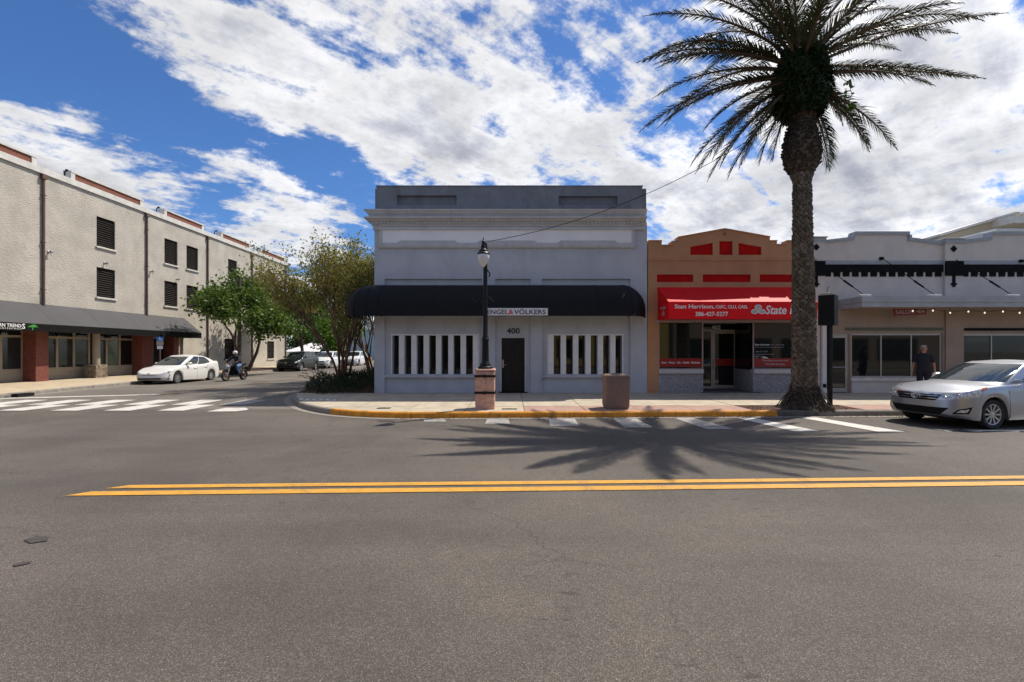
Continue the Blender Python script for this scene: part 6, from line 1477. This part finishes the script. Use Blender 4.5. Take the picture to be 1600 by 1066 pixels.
J = dict(pelvis=((0, 0, .95), .11), waist=((0, 0, 1.08), .11), chest=((0, .01, 1.36), .12), neck=((0, .0, 1.50), .055), jaw=((0, -.02, 1.578), .070), brow=((0, -.005, 1.672), .088), crown=((0, .005, 1.735), .066),
    shr=((-.185, .01, 1.43), .058), elr=((-.265, .03, 1.14), .042), wrr=((-.30, -.05, .90), .029), par=((-.305, -.075, .83), .032),
    shl=((.185, .01, 1.43), .058), ell=((.27, .04, 1.14), .042), wrl=((.29, -.02, .89), .029), pal=((.29, -.035, .82), .032),
    hpr=((-.095, 0, .88), .088), knr=((-.105, -.02, .49), .058), anr=((-.11, .02, .10), .04), her=((-.11, .04, .05), .04), tor=((-.125, -.15, .04), .036),
    hpl=((.095, 0, .88), .088), knl=((.11, -.04, .49), .058), anl=((.125, .0, .10), .04), hel=((.125, .02, .05), .04), tol=((.15, -.17, .04), .036), fwd=((0, -1, 0), 0))
figure(mn, J, M['skin'])
q = MB(); eltube(q, [((0, 0, .89), .182, .138), ((0, 0, 1.05), .172, .133), ((0, 0, 1.2), .175, .135), ((0, .0, 1.34), .20, .135), ((0, .01, 1.42), .205, .12), ((0, .01, 1.475), .14, .09), ((0, 0, 1.525), .068, .068)])
for s_ in (-1, 1): q.tube([(s_ * .12, .01, 1.42), (s_ * .19, .01, 1.425), (s_ * .235, .02, 1.28), (s_ * .255, .025, 1.19)], [.07, .078, .070, .068], 12)
q.build('t_shirt', M['navy'], mn, smooth=True, world=False, ang=80)
q = MB(); eltube(q, [((0, 0, .80), .17, .12), ((0, 0, .9), .168, .125), ((0, 0, .93), .160, .12)])
for s_ in (-1, 1): q.tube([(s_ * .09, 0, .90), (s_ * .105, -.02, .49), (s_ * .118, .01, .10)], [.105, .078, .07], 12)
q.build('trousers', M['navy'], mn, smooth=True, world=False, ang=80)
for s_, j in ((-1, 'r'), (1, 'l')):
    a, b = Vector(J['he' + j][0]), Vector(J['to' + j][0]); MB().tube([a + Vector((0, .03, .0)), a, (a + b) / 2, b, b + Vector((0, -.03, -.005))], [.03, .052, .05, .046, .025], 10).build('shoe', M['blackmat'], mn, smooth=True, world=False)
q = MB(); q.lathe([(.085, .0), (.092, .02), (.080, .055), (.045, .078), (0, .085)], 18, (0, .014, 1.712)); q.lathe([(.06, -.05), (.083, -.03), (.088, .01), (.06, .03)], 14, (0, .035, 1.68)); q.build('hair', M['hair'], mn, smooth=True, world=False)
q = MB(); q.hexa([(-.018, -.08, 1.615), (.018, -.08, 1.615), (.016, -.07, 1.60), (-.016, -.07, 1.60), (-.008, -.085, 1.668), (.008, -.085, 1.668), (.008, -.07, 1.67), (-.008, -.07, 1.67)]); q.v[0] = (-.014, -.112, 1.622); q.v[1] = (.014, -.112, 1.622); q.build('nose', M['skin'], mn, world=False, smooth=True, ang=80)
for s_ in (-1, 1):
    MB().lathe([(0, -.012), (.013, 0), (0, .012)], 8, (s_ * .032, -.084, 1.672), 'x').build('eye', M['lettb'], mn, world=False, smooth=True)
    MB().tube([(s_ * .088, .0, 1.69), (s_ * .10, .012, 1.675), (s_ * .088, .0, 1.635)], .012, 6).build('ear', M['skin'], mn, world=False, smooth=True)
MB().box(-.025, .025, -.088, -.07, 1.594, 1.600).build('mouth', M['hairb'], mn, world=False)

mo = thing('motorcycle', 'black naked motorcycle with round headlight rolling towards the crosswalk', 'motorcycle', (-16.2, 26.6, 0), R(-97)); OFF[mo.name] = Vector((0, 0, 0))
def mw(x, wd):
    t_ = MB(); t_.lathe([(.22, -wd * .35), (.27, -wd / 2), (.305, -wd * .3), (.315, 0), (.305, wd * .3), (.27, wd / 2), (.22, wd * .35), (.215, 0)], 30, (x, 0, .315), 'y', cap=False); w_ = t_.build('wheel', M['rubber'], mo, smooth=True, world=False, ang=60)
    r = MB(); r.lathe([(.218, -.03), (.205, -.02), (.205, .02), (.218, .03)], 30, (x, 0, .315), 'y', cap=False); r.lathe([(0, -.06), (.035, -.06), (.035, .06), (0, .06)], 12, (x, 0, .315), 'y')
    for k in range(5): a = k * 2 * PI / 5; r.tube([(x, 0, .315), (x + .205 * math.cos(a), 0, .315 + .205 * math.sin(a))], .016, 5)
    r.build('rim', M['black'], w_, world=False)
    d_ = MB(); d_.lathe([(.06, .065), (.14, .065), (.14, .070), (.06, .070)], 20, (x, 0, .315), 'y'); d_.build('brake_disc', M['pipe'], w_, world=False)
mw(.72, .12); mw(-.70, .17)
q = MB()
for s_ in (-1, 1): q.tube([(.73, s_ * .10, .315), (.42, s_ * .10, 1.02)], [.032, .024], 8)
q.box(.38, .50, -.13, .13, .90, .95); q.build('front_fork', M['gray_metal'], mo, world=False)
MB().rings([[(x, y * w_, z) for y, z in ((-1, z0_), (1, z0_), (.7, z1_), (-.7, z1_))] for x, w_, z0_, z1_ in ((.95, .03, .52, .58), (.80, .07, .60, .68), (.65, .07, .62, .69), (.50, .05, .55, .62))]).build('front_mudguard', M['black'], mo, world=False)
MB().rings([[(x, y * w_, z) for y, z in ((-1, z0_), (1, z0_), (1, (z0_ + z1_) / 2), (.55, z1_), (-.55, z1_), (-1, (z0_ + z1_) / 2))] for x, w_, z0_, z1_ in ((.40, .08, .82, .98), (.28, .15, .78, 1.04), (.05, .16, .76, 1.03), (-.15, .10, .76, .90))]).build('fuel_tank', M['black'], mo, smooth=True, world=False, ang=50)
q = MB(); q.bbox(-.20, .32, -.15, .15, .32, .62, .05); q.bbox(-.10, .20, -.17, .17, .60, .76, .04); q.lathe([(0, -.20), (.10, -.19), (.11, .19), (0, .20)], 14, (-.06, 0, .42), 'y'); q.build('engine', M['blackmat'], mo, world=False)
q = MB(); q.tube([(.36, 0, .92), (.10, .13, .70), (-.25, .13, .55), (-.32, .0, .48)], .03, 6); q.tube([(.36, 0, .92), (.10, -.13, .70), (-.25, -.13, .55), (-.32, 0, .48)], .03, 6)
for s_ in (-1, 1): q.tube([(-.30, s_ * .10, .48), (-.70, s_ * .10, .315)], .032, 6); q.tube([(-.15, s_ * .08, .72), (-.75, s_ * .06, .92)], .022, 6)
q.build('frame', M['black'], mo, world=False)
MB().rings([[(x, y * w_, z) for y, z in ((-1, z0_), (1, z0_), (.8, z1_), (-.8, z1_))] for x, w_, z0_, z1_ in ((-.12, .11, .76, .83), (-.35, .14, .76, .83), (-.60, .12, .84, .93), (-.88, .06, .93, .99))]).build('seat', M['blackmat'], mo, smooth=True, world=False, ang=50)
q = MB(); q.tube([(.28, -.14, .55), (.34, -.15, .34), (.10, -.17, .24), (-.40, -.18, .30), (-.85, -.20, .42)], [.022, .024, .03, .05, .055], 10); q.build('exhaust', M['gray_metal'], mo, smooth=True, world=False)
MB().lathe([(0, .075), (.06, .06), (.095, .02), (.10, -.03), (.07, -.10), (0, -.12)], 18, (.60, 0, .84), 'x').build('headlight', M['lampglass'], mo, smooth=True, world=False)
q = MB(); q.tube([(.28, .38, 1.05), (.36, .22, 1.07), (.42, 0, 1.03), (.36, -.22, 1.07), (.28, -.38, 1.05)], .016, 6); q.build('handlebar', M['black'], mo, world=False)
for s_ in (-1, 1): q = MB(); q.tube([(.34, s_ * .24, 1.07), (.38, s_ * .32, 1.22)], .008, 5); q.lathe([(0, -.01), (.05, -.008), (.05, .008), (0, .01)], 12, (.38, s_ * .35, 1.25), 'x'); q.build('mirror', M['black'], mo, world=False)
MB().box(-1.0, -.9, -.09, .09, .62, .78).build('number_plate_holder', M['blackmat'], mo, world=False)
rd = thing('person', 'motorcycle rider in a black jacket, blue jeans and pale helmet', 'person', (-16.2, 26.6, 0), R(-97)); OFF[rd.name] = Vector((0, 0, 0))
J = dict(pelvis=((-.32, 0, .95), .12), waist=((-.28, 0, 1.06), .115), chest=((-.14, 0, 1.34), .125), neck=((-.07, 0, 1.46), .055), jaw=((-.03, 0, 1.53), .066), brow=((-.02, 0, 1.61), .086), crown=((-.03, 0, 1.66), .066), fwd=((1, 0, 0), 0))
for s_, j in ((1, 'l'), (-1, 'r')):
    J['sh' + j] = ((-.10, s_ * .18, 1.38), .06); J['el' + j] = ((.06, s_ * .33, 1.18), .045); J['wr' + j] = ((.24, s_ * .34, 1.09), .032); J['pa' + j] = ((.30, s_ * .33, 1.075), .034)
    J['hp' + j] = ((-.28, s_ * .11, .90), .09); J['kn' + j] = ((.12, s_ * .22, .80), .062); J['an' + j] = ((-.12, s_ * .20, .42), .042); J['he' + j] = ((-.15, s_ * .20, .36), .04); J['to' + j] = ((.06, s_ * .21, .35), .034)
figure(rd, J, M['skin'])
q = MB()
def obl(p, r1, r2, n=14): return [(p[0] + r1 * math.cos(2 * PI * k / n), p[1] + r2 * math.sin(2 * PI * k / n), p[2] + r1 * .25 * -math.cos(2 * PI * k / n)) for k in range(n)]
q.rings([obl((-.34, 0, .90), .13, .17), obl((-.30, 0, 1.02), .14, .18), obl((-.22, 0, 1.2), .15, .20), obl((-.13, 0, 1.36), .14, .215), obl((-.08, 0, 1.44), .09, .12), obl((-.07, 0, 1.48), .06, .07)])
for s_ in (-1, 1): q.tube([(-.12, s_ * .14, 1.38), (-.09, s_ * .21, 1.37), (.07, s_ * .335, 1.17), (.23, s_ * .34, 1.09)], [.075, .08, .065, .05], 10)
q.build('jacket', M['navy'], rd, smooth=True, world=False, ang=80)
q = MB()
for s_ in (-1, 1): q.tube([(-.34, s_ * .08, .92), (-.20, s_ * .13, .89), (.13, s_ * .22, .81), (.10, s_ * .22, .74), (-.11, s_ * .20, .42)], [.10, .115, .085, .08, .06], 10)
q.build('jeans', M['jeans'], rd, smooth=True, world=False, ang=80)
for j in 'lr': a, b = Vector(J['he' + j][0]), Vector(J['to' + j][0]); MB().tube([a + Vector((-.03, 0, .05)), a, b, b + Vector((.04, 0, -.005))], [.05, .055, .045, .025], 10).build('boot', M['blackmat'], rd, smooth=True, world=False)
MB().lathe([(.112, -.05), (.128, .0), (.125, .05), (.10, .095), (.06, .12), (0, .13)], 20, (-.03, 0, 1.62)).build('helmet', M['globe'], rd, smooth=True, world=False)
MB().lathe([(.0, -.10), (.06, -.09), (.08, -.04), (.085, .0)], 14, (-.0, 0, 1.60)).build('beard', M['hairb'], rd, smooth=True, world=False)

# ------------------------------------------------------------------ the other side of the street (seen in the window glass)
ob = thing('yellow_shop_building', 'yellow two-storey shop building across the street behind the camera', 'building', (6, -12, 0))
mb = MB(); mb.plate(rect(-2, 16, .15, 7.6), [rect(0, 3.4, .9, 3.0), rect(4.6, 8, .9, 3.0), rect(9.6, 14.5, .9, 3.0), rect(.5, 2.2, 4.4, 6.2), rect(5, 6.7, 4.4, 6.2), rect(9.5, 11.2, 4.4, 6.2), rect(13, 14.7, 4.4, 6.2)], -12.3, -12, 'y'); mb.build('wall', M['yellowwall'], ob)
MB().box(-2, 16, -22, -12.35, 0, 7.5).build('core', M['void'], ob)
o2 = thing('dark_shop_building', 'dark brick shop building across the street behind the camera', 'building', (-12, -12, 0))
MB().box(-34, -2.4, -22, -12, 0, 8.5).build('wall', M['brick'], o2); MB().box(-33, -3, -11.9, -10.4, 3.1, 3.3).build('canopy', M['blackmat'], o2)
for k in range(7): MB().box(-33 + k * 4.3, -29.6 + k * 4.3, -11.98, -11.93, .8, 3.0).build('shop_window', M['glass'], o2)
o3 = thing('tan_shop_building', 'tan shop building across the street behind the camera and to the right', 'building', (28, -12, 0))
MB().box(16.5, 45, -22, -12, 0, 7.0).build('wall', M['taupe'], o3)
for k in range(5): MB().box(17.5 + k * 5, 21.5 + k * 5, -11.98, -11.93, .8, 3.0).build('shop_window', M['glass'], o3)
tree('street_tree', 'round green tree across the street behind the camera', (-4.5, -8.5, 0), 2, 1.7, .12, 4, M['leaf_a'], .3, 14, 77, M['bark'], spread=.6, lean=.3, clump=.6)
